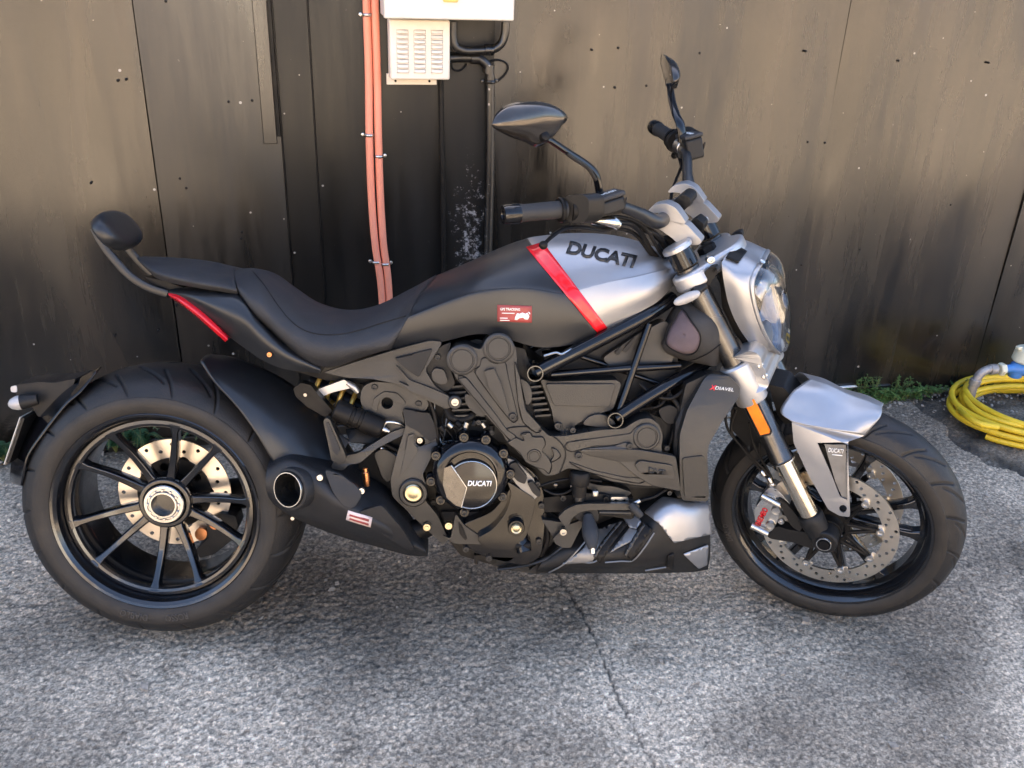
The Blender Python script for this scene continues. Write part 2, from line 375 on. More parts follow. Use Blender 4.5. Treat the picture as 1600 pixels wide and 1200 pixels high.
def boxg_(c, ex, ey, ez):
    c = np.array(c, float); ex, ey, ez = [np.array(q, float) for q in (ex, ey, ez)]
    V = [c + sx * ex + sy * ey + sz * ez for sx in (-1, 1) for sy in (-1, 1) for sz in (-1, 1)]
    return np.array(V), [(0, 1, 3, 2), (4, 6, 7, 5), (0, 4, 5, 1), (2, 3, 7, 6), (0, 2, 6, 4), (1, 5, 7, 3)]
YR = (0, -1, 0)                     # towards the right-hand side of the bike
_bolt = {}
def bolt(u, v, w, rp, m, parent, st=False, fr=None, name='bolt', axis=YR):
    c = (fr or (S if st else B))(u, v, w); r = rp / 700.
    key = (name, m.name)
    if key not in _bolt:
        V, F = lathe_geo([(-1, .95), (.25, 1), (.42, .88), (.42, .52), (.0, .48), (.0, .01)], (0, 0, 0), (0, -1, 0), 18)
        o = mk(name, V, F, m, None); _bolt[key] = o.data; COL.objects.unlink(o); bpy.data.objects.remove(o)
    if st: c = unsteer(c)[0]; rot = Matrix(MS.tolist())
    else: rot = Matrix.Identity(3)
    if axis != YR: rot = Vector((0, -1, 0)).rotation_difference(Vector(axis)).to_matrix()
    o = bpy.data.objects.new(name, _bolt[key]); link(o, parent); o.matrix_local = Matrix.Translation(Vector(c)) @ rot.to_4x4() @ Matrix.Diagonal((r, r, r, 1)); return o
def text_geo(s, offset=.0, shear=0., spacing=1.):
    cu = bpy.data.curves.new('t', 'FONT'); cu.body = s; cu.offset = offset; cu.shear = shear; cu.space_character = spacing; cu.align_x = 'CENTER'; cu.align_y = 'CENTER'
    cu.resolution_u = 3
    o = bpy.data.objects.new('t', cu); COL.objects.link(o); dg = bpy.context.evaluated_depsgraph_get()
    me = bpy.data.meshes.new_from_object(o.evaluated_get(dg)); V = np.array([v.co[:] for v in me.vertices]); F = [tuple(p.vertices) for p in me.polygons]
    bpy.data.objects.remove(o); bpy.data.curves.remove(cu); bpy.data.meshes.remove(me)
    V[:, 0] -= (V[:, 0].max() + V[:, 0].min()) / 2; V[:, 1] -= (V[:, 1].max() + V[:, 1].min()) / 2
    sx, sy = V[:, 0].max() - V[:, 0].min(), V[:, 1].max() - V[:, 1].min()
    V[:, 0] /= sx; V[:, 1] /= sy
    return V, F                     # unit box, centred
def onto(pxs, F, surf, lift, m, name, parent, st=False, thick=.0006, label=None):
    """lay a flat print, given in photograph pixels, on a surface (V,F in its own frame)"""
    V, Fs = surf[0], surf[1]
    bv = BVHTree.FromPolygons([tuple(map(float, v)) for v in V], [tuple(map(int, f)) for f in Fs])
    c = ML.T @ CC_
    if st: c = MS.T @ (c - SA) + SA
    out = []
    for u, v in pxs:
        d = ML.T @ ray(u, v)
        if st: d = MS.T @ d
        h = bv.ray_cast(Vector(c), Vector(d).normalized())
        if h[0] is None: h = bv.find_nearest(Vector(c + d * 2)); 
        q = np.array(h[0]); n = np.array(h[1]); n = -n if n @ d > 0 else n
        out.append(q + n * lift)
    return mk(name, np.array(out), F, m, parent, solid=thick, soff=0., st=st, sharp=60, label=label)
def text_px(s, c, ux, uy, **k):     # centre, full-width vector, full-height vector in pixels
    V, F = text_geo(s, **k); c, ux, uy = map(np.array, (c, ux, uy)); return [tuple(c + x * ux + y * uy) for x, y, _ in V], F
def quad_px(a, b, c, d, n=10, k=4):
    a, b, c, d = map(lambda q: np.array(q, float), (a, b, c, d)); P = []; F = []
    for i in range(n + 1):
        for j in range(k + 1):
            s, t = i / n, j / k; P.append(tuple((a * (1 - t) + b * t) * (1 - s) + (d * (1 - t) + c * t) * s))
    for i in range(n):
        for j in range(k): o = i * (k + 1) + j; F.append((o, o + 1, o + k + 2, o + k + 1))
    return P, F
# ================================================================== SETTING
def vnoise(x, y, s, seed):          # value noise, smooth
    r = np.random.default_rng(seed).random((512, 512)); X = x * s; Y = y * s
    i = np.floor(X).astype(int); j = np.floor(Y).astype(int); fx = X - i; fy = Y - j
    fx = fx * fx * (3 - 2 * fx); fy = fy * fy * (3 - 2 * fy); g = lambda a, b_: r[a % 512, b_ % 512]
    return (g(i, j) * (1 - fx) + g(i + 1, j) * fx) * (1 - fy) + (g(i, j + 1) * (1 - fx) + g(i + 1, j + 1) * fx) * fy
def worley(x, y, cell, seed):
    r = np.random.default_rng(seed).random((700, 700, 3)); i = np.floor(x / cell).astype(int); j = np.floor(y / cell).astype(int)
    best = np.full(x.shape, 9.); hv = np.zeros(x.shape)
    for a in (-1, 0, 1):
        for b_ in (-1, 0, 1):
            q = r[(i + a) % 700, (j + b_) % 700]; d = np.hypot((i + a + q[..., 0]) * cell - x, (j + b_ + q[..., 1]) * cell - y) / cell
            m_ = d < best; best = np.where(m_, d, best); hv = np.where(m_, q[..., 2], hv)
    return best, hv
GX0, GX1, GY0, GY1, GS = -1.35, 3.5, -.62, 1.6, .0054
gx = np.arange(GX0, GX1, GS); gy = np.arange(GY0, GY1, GS); X, Y = np.meshgrid(gx, gy, indexing='ij')
f1, hv = worley(X + .004 * (vnoise(X, Y, 160, 31) - .5), Y, .0105, 3); f2, hv2 = worley(X + .4, Y + 9, .034, 5)
peb = np.clip(1 - f1, 0, 1)
rough_area = .55 + .75 * vnoise(X + 7, Y + 3, 2.2, 11)
Z = -.0125 + 0.0046 * rough_area * (peb ** .8 * (.35 + hv)) + .0010 * (1 - f2) + .0055 * (vnoise(X, Y, 3.1, 1) - .5) + .0012 * (vnoise(X, Y, 24, 2) - .5)
dirt_shade = np.clip((.50 - peb * (.5 + .8 * hv)) * 2.2, 0, 1) * rough_area * .75  # hollows between grains darkened, their shade put into the colour
def near_line(px, wd):
    P = np.array([G(*p)[:2] for p in px]); P = crom(P, 8); P = P + .0018 * rng.standard_normal(P.shape)
    D = np.full(X.shape, 9.)
    for a, b_ in zip(P[:-1], P[1:]):
        ab = b_ - a; t = np.clip(((X - a[0]) * ab[0] + (Y - a[1]) * ab[1]) / (ab @ ab + 1e-12), 0, 1)
        D = np.minimum(D, np.hypot(X - a[0] - t * ab[0], Y - a[1] - t * ab[1]))
    return np.clip(1 - D / wd, 0, 1)
for px, wd, dp in (([(862, 880), (880, 905), (905, 945), (935, 1005), (962, 1075), (1000, 1150), (1030, 1200), (1060, 1240)], .0042, .006),
                   ([(0, 945), (60, 940), (120, 925)], .0035, .003)):
    L_ = near_line(px, wd); Z -= dp * L_; dirt_shade = np.maximum(dirt_shade, np.clip(L_ * 1.6, 0, 1) * (.5 + .5 * vnoise(X, Y, 40, 77)))
# broken asphalt edge round the hose: bare soil a few centimetres lower
pit = np.array([G(*p)[:2] for p in [(1425, 622), (1450, 640), (1478, 662), (1500, 690), (1545, 722), (1620, 748), (1800, 760), (1900, 560), (1500, 560), (1440, 600)]])
inside = np.zeros(X.shape, bool); j = len(pit) - 1
wx = X + .05 * (vnoise(X, Y, 20, 21) - .5); wy = Y + .05 * (vnoise(X, Y, 20, 22) - .5)
for i in range(len(pit)):
    xi, yi = pit[i]; xj, yj = pit[j]; inside ^= ((yi > wy) != (yj > wy)) & (wx < (xj - xi) * (wy - yi) / (yj - yi + 1e-12) + xi); j = i
Z = np.where(inside, -.038 + .010 * vnoise(X, Y, 30, 4) + .006 * vnoise(X, Y, 90, 6), Z)
dirt_shade = np.where(inside, .55 + .45 * vnoise(X, Y, 14, 8), dirt_shade)
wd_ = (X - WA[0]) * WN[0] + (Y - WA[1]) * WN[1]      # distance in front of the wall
dirt_shade = np.maximum(dirt_shade, np.clip(1 - wd_ / (.09 + .08 * vnoise(X, Y, 6, 9)), 0, 1) * .8)
nx, ny = X.shape; V = np.stack([X, Y, Z], -1).reshape(-1, 3)
idx = np.arange(nx * ny).reshape(nx, ny)
Fq = np.stack([idx[:-1, :-1], idx[1:, :-1], idx[1:, 1:], idx[:-1, 1:]], -1).reshape(-1, 4)
ring = np.array([[-60, -60], [60, -60], [60, 60], [-60, 60], [GX0, GY0], [gx[-1], GY0], [gx[-1], gy[-1]], [GX0, gy[-1]]]); nV = len(V)
V = np.concatenate([V, np.c_[ring, np.full(8, -.0118)]]); k = nV
Fq = np.concatenate([Fq, np.array([[k, k + 1, k + 5, k + 4], [k + 1, k + 2, k + 6, k + 5], [k + 2, k + 3, k + 7, k + 6], [k + 3, k, k + 4, k + 7]])])
me = bpy.data.meshes.new('ground'); me.vertices.add(len(V)); me.vertices.foreach_set('co', V.ravel())
me.loops.add(Fq.size); me.loops.foreach_set('vertex_index', Fq.ravel().astype(np.int32)); me.polygons.add(len(Fq))
me.polygons.foreach_set('loop_start', np.arange(0, Fq.size, 4, dtype=np.int32)); me.update(calc_edges=True); me.validate(); me.shade_smooth()
at_ = me.attributes.new('dirt_shade', 'FLOAT', 'POINT'); at_.data.foreach_set('value', np.concatenate([dirt_shade.ravel(), np.full(8, .15)]).astype(np.float32))
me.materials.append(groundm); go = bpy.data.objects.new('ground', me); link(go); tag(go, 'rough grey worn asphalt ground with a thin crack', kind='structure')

# ---- black sheet wall
wall = empty('wall', tuple(WL(1.3, 0))); tag(wall, 'tall black painted sheet wall with vertical seams behind the motorcycle', 'wall')
def wbox(name, s0, s1, h0, h1, o0, o1, m, parent, bevel=.002, ns=1, nh=1, warp=0., seed=0, label=None):
    c = np.array(parent.location) if parent and parent.parent is None else np.zeros(3)
    def p(s, h, o): return WL(s, h, o) - c
    if ns == 1 and nh == 1:
        V, F = boxg_(p((s0 + s1) / 2, (h0 + h1) / 2, (o0 + o1) / 2), WT * (s1 - s0) / 2, WN * (o1 - o0) / 2, np.array([0, 0, (h1 - h0) / 2]))
        return mk(name, V, F, m, parent, bevel=bevel, label=label)
    s = np.linspace(s0, s1, ns + 1); h = np.linspace(h0, h1, nh + 1); V = []; 
    for a in s:
        for b_ in h:
            o = o1 + warp * (float(vnoise(np.array(a), np.array(b_), 2.3, 40 + seed)) + .5 * float(vnoise(np.array(a), np.array(b_ * .4), 7, 60 + seed)) - .75); V.append(p(a, b_, o))
    V, F = grid_mesh(np.array(V).reshape(ns + 1, nh + 1, 3)); n0 = len(V)
    Vb = np.array([p(a, b_, o0) for a in s for b_ in h]); V = np.concatenate([V, Vb]); q = nh + 1
    for i in range(ns): F += [(i * q, (i + 1) * q, (i + 1) * q + n0, i * q + n0), (i * q + nh, (i + 1) * q + nh, (i + 1) * q + nh + n0, i * q + nh + n0)]
    for i in range(nh): F += [(i, i + 1, i + 1 + n0, i + n0), (ns * q + i, ns * q + i + 1, ns * q + i + 1 + n0, ns * q + i + n0)]
    return mk(name, V, F, m, parent, sharp=40, label=label)
WH = 3.2
wbox('wall_core', -7, 9.5, -.2, WH, -.09, -.045, wallm2, wall)
for i, (s0, s1, o) in enumerate(((-7, -3.6, 0), (-3.597, -1.6, .001), (-1.597, .5855, 0), (.5895, .9495, -.002), (.9565, 1.0455, .004), (1.0515, 1.585, -.001), (1.586, 2.731, .0), (2.734, 3.57, .001), (3.573, 5.6, .006), (5.603, 9.5, 0))):
    wbox('wall_panel', s0, s1, .0 if i != 4 else .02, WH, -.03, o, wallm3 if i in (4, 5) else (wallm if i != 3 else wallm2), wall, ns=max(4, int((s1 - s0) * 14)), nh=50, warp=.012 if s1 - s0 > .3 else .002, seed=i)
wbox('seam_strip', .899, .938, 0.98, 2.6, .0015, .012, wallm, wall, bevel=.002)
wbox('edge_strip', .9385, .9495, 1.0, 2.9, .0015, .006, dark, wall, bevel=.001)
wbox('seam_strip', .9515, .9545, 0, WH, .0, .0085, dark, wall, bevel=.001)
wbox('seam_strip', 1.0465, 1.0500, 0, WH, .0, .0080, dark, wall, bevel=.001)
wbox('skirting', 1.7, 3.2, -.05, .030, .001, .014, wallm2, wall, bevel=.003)
wbox('skirting', -2.2, 1.69, -.05, .026, .001, .012, wallm2, wall, bevel=.003)
for (s0, s1) in ((2.56, 2.64), (2.97, 3.05)):
    wbox('bare_edge', s0, s1, .0305, .0345, .002, .014, white, wall, bevel=.001, label='bare pale strip where the black paint has gone')
scr = None
for (u, v) in [(197, 124), (184, 126), (357, 159), (394, 157), (281, 279), (291, 294), (142, 286), (378, 363), (377, 373), (179, 525), (247, 517), (275, 478), (925, 78), (966, 75), (961, 137), (1010, 134), (1093, 83), (1259, 80), (1404, 95), (1545, 98), (1232, 338), (1201, 395), (1252, 414), (1344, 390), (1289, 223), (1262, 222), (1485, 320), (742, 8), (259, 2)]:
    c = W(u, v, .004) - np.array(wall.location)
    if scr is None:
        V, F = lathe_geo([(-.006, .0035), (.001, .0038), (.0025, .002), (.003, .0004)], (0, 0, 0), tuple(WN), 10); scr = mk('screw', V, F, dark, wall)
        scr.location = c
    else:
        o = scr.copy(); link(o, wall); o.location = c + np.array([0, 0, 0])

# ---- electrical boxes
cab = empty('electrical_cabinet', tuple(W(700, 20))); tag(cab, 'large pale grey electrical cabinet cut off by the top of the photo', 'electrical cabinet')
def off(o, root):                   # put world-space parts under a placed root
    o.parent = root; o.matrix_parent_inverse = Matrix.Translation(-Vector(root.location)); return o
def sh(px, o): q = W(px[0], px[1], o); return (q - WA) @ WT, q[2]
s0, h0 = sh((600, 29), .14); s1, _ = sh((803, 37), .14)
off(wbox('cabinet_body', s0 + .002, s1 - .002, h0 + .002, h0 + .62, .0065, .115, boxg, None, bevel=.004), cab)
off(wbox('cabinet_door', s0, s1, h0, h0 + .62, .117, .14, boxg, None, bevel=.004), cab)
sl_, hl_ = sh((704, 8), .141)
lt = off(wbox('latch', sl_ - .021, sl_ + .021, h0 + .045, h0 + .11, .1385, .147, ylw, None, bevel=.004), cab)
q = WL(sl_, h0 + .062, .147); off(mk('lock', *lathe_geo([(0, .007), (.004, .007), (.005, .005), (.005, .0005)], q, tuple(WN), 16), steel), cab)
sb = empty('louvred_box', tuple(W(655, 80))); tag(sb, 'small cream metal box with rows of louvres below the cabinet', 'vent box')
s0, h1 = sh((608, 30), .07); s1, h0 = sh((703, 125), .07)
off(wbox('box_cover', s0, s1, h0, h1, .0065, .07, boxw, None, bevel=.005), sb)
off(wbox('base_plate', s0 - .006, s1 - .03, h0 - .022, h0 + .01, .0045, .012, boxw, None, bevel=.002), sb)
for q in (.02, .12): off(mk('screw', *lathe_geo([(0, .0035), (.002, .0035), (.003, .001)], WL(s0 + q, h0 - .011, .012), tuple(WN), 10), dark), sb)
lw = (s1 - s0) / 3 * .58; lou = None
for i in range(3):
    for j_ in range(9):
        cs = s0 + (s1 - s0) * (.21 + .285 * i); ch = h1 - (h1 - h0) * (.2 + .082 * j_)
        if lou is None:
            n = 10; Vv = []
            for a in np.linspace(-1, 1, n):
                d_ = math.sqrt(max(0, 1 - a * a)) * .0065
                for b_, c_ in ((.0055, 0), (.002, d_ * .8), (-.002, d_), (-.0035, d_ * .15)): Vv.append(WT * a * lw / 2 + WN * c_ + np.array([0, 0, b_]))
            Vv, Ff = grid_mesh(np.array(Vv).reshape(n, 4, 3)); lou = mk('louvre', Vv, Ff, boxw, sb); lou.modifiers.new('s', 'SOLIDIFY').thickness = .0012; o = lou
        else: o = lou.copy(); link(o, sb)
        o.location = Vector(WL(cs, ch, .0705)) - Vector(sb.location)

# ---- pipes and conduits on the wall
def wtube(name, px, r, m, o, n=12, k=8, down=None, parent=None, sq=1.):
    P = [W(u, v, o) for u, v in px]
    if down is not None: P.append(np.array([P[-1][0], P[-1][1], down]))
    P = crom(np.array(P), k) if len(P) > 2 else np.array(P); V, F = tube_geo(P, r, n); return mk(name, V, F, m, parent)
def saddle(px, o, r, root, m=steel, side=1):
    c = W(px[0], px[1], o); a = np.linspace(-.3, PI + .3, 14); Vv = []
    for hh in (-.004, .004):
        for t in a: Vv.append(c + WT * math.cos(t) * (r + .002) + WN * (math.sin(t) * (r + .002)) + np.array([0, 0, hh]))
    V1, F1 = grid_mesh(np.array(Vv).reshape(2, 14, 3)); V2, F2 = lathe_geo([(-.004, .0055), (.002, .0055), (.003, .0035), (.003, .001)], c + WT * side * (r + .007) - WN * (r - .004), tuple(WN), 12)
    V, F = merge([(V1, F1), (V2, F2)]); return off(mk('clip', V, F, m, None, solid=.0012), root)
def pipe_thing(name, mesh, label, cat, group=None):
    tag(mesh, label, cat, group); return mesh
c1 = wtube('conduit', [(572, -60), (573, 20), (576, 110), (577, 211), (580, 300), (586, 380), (597, 468)], .0115, conduit, .0135, down=.03)
pipe_thing('', c1, 'orange conduit on the wall, left one of the pair', 'conduit', 'orange conduits on the wall')
c2 = wtube('conduit', [(584, -60), (586, 20), (589, 110), (591, 211), (594, 300), (599, 380), (608, 462)], .0115, conduit, .0135, down=.03)
pipe_thing('', c2, 'orange conduit on the wall, right one of the pair, against the boxes', 'conduit', 'orange conduits on the wall')
for px, side, root in (((574, 23), -1, c1), ((577, 211), -1, c1), ((588, 409), -1, c1), ((592, 244), 1, c2), ((602, 412), 1, c2)): saddle(px, .0135, .0115, root, side=side)
p1 = wtube('drain_pipe', [(702, 91), (722, 90), (744, 91), (757, 98), (765, 112), (766, 140), (766, 260), (763, 387)], .0135, wallm2, .017, down=.02)
pipe_thing('', p1, 'black painted pipe with an elbow running down the wall under the cabinet', 'pipe')
saddle((766, 127), .017, .0135, p1, wallm2, 1); saddle((766, 128), .017, .0135, p1, wallm2, -1)
off(mk('joint', *lathe_geo([(-.012, .0165), (.012, .0165)], W(742, 91, .017), tuple(WT), 16), wallm2), p1)
off(mk('joint', *lathe_geo([(-.012, .0165), (.012, .0165)], W(764, 108, .017), (0, 0, 1), 16), wallm2), p1)
p2 = wtube('cable_duct', [(708, 34), (708, 58), (712, 72), (726, 79), (748, 79), (770, 77), (783, 68), (789, 52), (790, 34)], .0125, wallm2, .05)
pipe_thing('', p2, 'black U shaped pipe looping under the right end of the cabinet', 'pipe')
off(mk('joint', *lathe_geo([(-.012, .0155), (.012, .0155)], W(764, 78, .05), tuple(WT), 16), wallm2), p2)
p3 = wtube('conduit', [(689, 118), (690, 200), (692, 300), (693, 417)], .0075, dark, .009, down=.02)
pipe_thing('', p3, 'thin black conduit down the wall from the cream vent box', 'conduit')
for px, lb in (([(766, 96), (778, 94), (790, 98), (794, 107), (788, 118), (778, 127)], 'thin black cable loop to the right of the pipe elbow'), ([(705, 98), (708, 108), (716, 111), (724, 107), (729, 100)], 'thin black cable loop to the left of the pipe elbow')):
    tag(wtube('cable', px, .0028, dark, .006, n=8), lb, 'cable')

# ---- water riser, meter, hose
rb = G(1511, 640, -.03); RO = (rb - WA) @ WN
rz_ = empty('water_pipe', tuple(rb)); tag(rz_, 'rusty galvanised water pipe with an elbow rising inside the yellow hose', 'pipe')
def wt2(name, px, r, m, root, o=RO, **k): return off(wtube(name, px, r, m, o, **k), root)
wt2('riser', [(1511, 645), (1515, 625), (1520, 606), (1525, 594), (1533, 583), (1545, 577), (1556, 576)], .0165, galv, rz_, n=16)
off(mk('elbow', *lathe_geo([(-.014, .0205), (.014, .0205)], W(1551, 577, RO), tuple(WT), 18), galv, bevel=.002), rz_)
off(mk('elbow', *lathe_geo([(-.013, .0205), (.013, .0205)], W(1523.5, 597, RO), (.12, 0, 1), 18), galv, bevel=.002), rz_)
wm_ = empty('water_meter', tuple(W(1590, 575, RO))); tag(wm_, 'blue water meter with a cream cap at the right edge', 'water meter')
c = W(1562, 577, RO); off(mk('nut', *lathe_geo([(-.004, .022), (0, .026), (.016, .026), (.02, .022)], c, tuple(WT), 6), capw, bevel=.003, sharp=20), wm_)
off(mk('meter_body', *lathe_geo([(.018, .015), (.05, .016), (.065, .028), (.11, .034), (.16, .03), (.18, .017), (.24, .016)], c, tuple(WT), 28), blue), wm_)
off(mk('flange', *lathe_geo([(-.036, .022), (-.03, .026), (.0, .026)], c + WT * .075, (0, 0, 1), 20), blue), wm_)
off(mk('cap', *lathe_geo([(.026, .044), (.032, .05), (.062, .047), (.078, .043), (.082, .036)], c + WT * .105, (0, 0, 1), 32), capw, bevel=.002), wm_)
off(mk('cap_hinge', *boxg_(c + WT * .058 + np.array([0, 0, .085]), WT * .009, WN * .01, (0, 0, .007)), capw, bevel=.003), wm_)
hc = G(1600, 652, -.01)[:2] + np.array([.035, .0]); P = []
T_ = np.linspace(.6, 2 * PI * 8.3, 620)
for t in T_:
    lp = t / (2 * PI); rr = .262 + .030 * math.sin(lp * 2.1 + 1) + .012 * math.sin(t * .37 + 2); rr += .006 * math.sin(t * 2.3 + lp) + .004 * math.sin(t * 3.7); rx_ = rr * 1.02; ry_ = rr * .88
    zz = -.018 + .0085 * lp + .010 * math.sin(t * .5) ** 2
    P.append((hc[0] + .012 * math.sin(lp * 4) + rx_ * math.cos(t + PI), hc[1] + .012 * math.cos(lp * 3.3) + ry_ * math.sin(t + PI), zz))
P = [np.array(q) for q in P]; e = P[-1]; tl = crom(np.array([P[-1], P[-1] + (P[-1] - P[-6]) * 1.0 + np.array([.0, 0, .0]), G(1535, 655, .05), G(1560, 668, .045)]), 12)[1:]
Vh, Fh = tube_geo(np.array(P), .0112, 12); Vt, Ft = tube_geo(crom(np.array([G(1499, 640, .03), G(1512, 651, .055), G(1530, 662, .055), G(1560, 668, .05)]), 8), .0112, 12)
V, F = merge([(Vh, Fh), (Vt, Ft)]); hs = mk('garden_hose', V, F, hose_m); tag(hs, 'coiled yellow garden hose lying on the ground at the right edge', 'hose')

# ---- weeds
def leafmat(n, c): return mat(n, c, .5, spec=.4, var=.35, vscale=40)
lf1 = leafmat('weed_leaf', (.07, .13, .028)); lf2 = leafmat('fern_leaf', (.035, .10, .045)); stm = leafmat('weed_stem', (.12, .14, .05))
def leaf(c, d, n, L, wd):
    d = d / np.linalg.norm(d); s = np.cross(d, n); s /= np.linalg.norm(s) + 1e-9; n = np.cross(s, d)
    return [c, c + d * L * .3 + s * wd * .5, c + d * L * .7 + s * wd * .4 - n * L * .05, c + d * L - n * L * .15, c + d * L * .7 - s * wd * .4 - n * L * .05, c + d * L * .3 - s * wd * .5, c + d * L * .5 + n * wd * .12]
LF = [(0, 1, 6), (1, 2, 6), (2, 3, 6), (3, 4, 6), (4, 5, 6), (5, 0, 6)]
def weed(centre, sx, sy, nst, hmin, hmax, L, m, label, seed):
    rg = random.Random(seed); root = empty('weed', tuple(centre)); lv = []; st_ = []
    for i in range(nst):
        b_ = WT * rg.gauss(0, sx) + WN * abs(rg.gauss(0, sy)); h = rg.uniform(hmin, hmax); tip = b_ + WT * rg.uniform(-.03, .03) + WN * rg.uniform(-.01, .03) + np.array([0, 0, h])
        mid = (b_ + tip) / 2 + np.array([rg.uniform(-.01, .01), rg.uniform(-.01, .01), .01]); P = crom(np.array([b_, mid, tip]), 4); st_.append(tube_geo(P, .0009, 5))
        for t in range(int(5 + h * 90)):
            q = P[rg.randrange(1, len(P))]; az = rg.uniform(0, 6.28); d = np.array([math.cos(az), math.sin(az), rg.uniform(-.1, .7)])
            ll = L * rg.uniform(.5, 1.15); lv.append((np.array(leaf(q, d, np.array([0, 0, 1.]), ll, ll * rg.uniform(.4, .6))), LF))
    mk('leaves', *merge(lv), m, root, smooth=False)['kind'] = 'stuff'; mk('stems', *merge(st_), stm, root)['kind'] = 'stuff'; tag(root, label, 'weed', 'weeds along the foot of the wall'); return root
def gw(u, v): q = G(u, v, -.012); return q
weed(gw(1385, 622), .085, .022, 130, .012, .05, .017, lf1, 'low green weed mat at the wall foot beyond the front mudguard', 1)
weed(gw(1352, 618), .03, .01, 26, .03, .10, .013, lf1, 'taller weed tuft at the left end of the weed mat', 2)
weed(gw(1405, 615), .03, .008, 18, .03, .085, .013, lf1, 'upright weed stems at the middle of the weed mat', 3)
weed(gw(1503, 611), .025, .008, 26, .02, .06, .016, lf1, 'small weed behind the elbow of the water pipe', 4)
weed(gw(1600, 606), .03, .01, 40, .015, .05, .016, lf1, 'small weed at the right edge below the blue meter', 5)
weed(gw(1548, 609), .012, .006, 12, .02, .07, .014, lf1, 'thin weed between the water pipe and the blue meter', 9)
weed(gw(1325, 617), .05, .012, 60, .01, .04, .014, lf1, 'low weeds just beyond the top edge of the front mudguard', 21)
weed(gw(1450, 614), .045, .010, 46, .01, .035, .013, lf1, 'sparse low weeds between the weed mat and the water pipe', 22)
def fern(centre, n, Lf, label, seed):
    rg = random.Random(seed); root = empty('fern', tuple(centre)); lv = []; st_ = []
    for i in range(n):
        az = rg.uniform(3.3, 6.1); out = np.array([math.cos(az), math.sin(az), 0]); h = Lf * rg.uniform(.6, 1.1)
        P = crom(np.array([np.zeros(3), out * h * .25 + np.array([0, 0, h * .6]), out * h * .6 + np.array([0, 0, h * .85]), out * h + np.array([0, 0, h * .7])]), 6); st_.append(tube_geo(P, .001, 5))
        for k_ in range(3, len(P)):
            d = P[k_] - P[k_ - 1]; d /= np.linalg.norm(d); s = np.cross(d, (0, 0, 1)); s /= np.linalg.norm(s)
            for sg in (-1, 1):
                ll = h * .24 * (1.15 - k_ / len(P)); lv.append((np.array(leaf(P[k_], s * sg + d * .35 + np.array([0, 0, .1]), np.array([0, 0, 1.]), ll, ll * .42)), LF))
    mk('leaves', *merge(lv), lf2, root, smooth=False)['kind'] = 'stuff'; mk('stems', *merge(st_), stm, root)['kind'] = 'stuff'; tag(root, label, 'fern', 'ferns at the wall foot'); return root
fern(gw(6, 722), 12, .13, 'fern at the wall foot left of the number plate', 1)
fern(gw(182, 708), 16, .16, 'fern seen through the rear wheel, left of the brake disc', 2)
fern(gw(322, 694), 11, .12, 'fern seen through the rear wheel above its brake disc', 3)
fern(gw(225, 704), 12, .13, 'fern seen through the rear wheel directly left of its hub spokes', 7)

# ---- loose grit and dead leaves swept against the wall
gr = []; lvs = []; rg = random.Random(12)
for i in range(1500):
    s_ = rg.uniform(-.3, 3.9); o_ = abs(rg.gauss(0, .10)) + .012; q = WL(s_, -.010, o_)
    if rg.random() < .18: q = np.array([rg.uniform(-.4, 3.0), rg.uniform(-.5, .7), -.0085])
    z_ = rg.uniform(.0015, .0045) * (1 if rg.random() > .08 else 2.2); bs = boxg_(q, (z_, z_ * rg.uniform(-.5, .5), 0), (z_ * rg.uniform(-.5, .5), z_ * .8, z_ * .2), (0, z_ * .2, z_ * .6)); gr.append(bs)
gm = mk('gravel', *merge(gr), mat('grit', (.26, .23, .19), .8, var=.5, vscale=60), smooth=False); tag(gm, 'loose grit scattered along the foot of the wall', kind='stuff')
for i in range(46):
    s_ = rg.uniform(.0, 3.8); q = WL(s_, -.006, abs(rg.gauss(0, .07)) + .02); az = rg.uniform(0, 6.28); lvs.append((np.array(leaf(q, np.array([math.cos(az), math.sin(az), .15]), np.array([0, 0, 1.]), rg.uniform(.015, .035), rg.uniform(.008, .016))), LF))
dl_ = mk('leaf_litter', *merge(lvs), mat('dead_leaf', (.16, .10, .05), .7, var=.4), smooth=False); tag(dl_, 'dry brown leaves lying along the wall foot', kind='stuff')

# ---- the sunlit building across the yard, behind the camera (seen only in reflections)
bl_ = empty('building', (1, -13, 0)); tag(bl_, 'long sunlit sand coloured building across the yard', 'building')
render_m = mat('sunlit_render', (.30, .255, .215), .8, var=.12, vscale=1.2); glass_d = mat('dark_window', (.03, .035, .04), .1)
def bbox(name, x0, x1, y0, y1, z0, z1, m, lb=None):
    V, F = boxg_(((x0 + x1) / 2 - 1, (y0 + y1) / 2 + 9, (z0 + z1) / 2), ((x1 - x0) / 2, 0, 0), (0, (y1 - y0) / 2, 0), (0, 0, (z1 - z0) / 2)); return mk(name, V, F, m, bl_, label=lb)
bbox('wall', -22, 24, -13, -9, -.2, 4.6, render_m); bbox('roof_edge', -22.2, 24.2, -13, -8.8, 4.6, 4.85, boxg)
for x in (-16, -9, -2.5, 6.2, 11, 18):
    bbox('window', x, x + 1.7, -8.99, -8.95, 1.2, 2.7, glass_d); bbox('sill', x - .1, x + 1.8, -8.99, -8.85, 1.08, 1.18, boxg)
bbox('roller_door', 1.2, 4.2, -8.99, -8.94, 0, 2.9, boxg)
# ================================================================== MOTORCYCLE
bike = empty('motorcycle', (0, 0, 0)); bike.rotation_euler = (-LEAN, 0, 0)
tag(bike, 'silver and satin black motorcycle with a red tank stripe parked before the black wall', 'motorcycle')
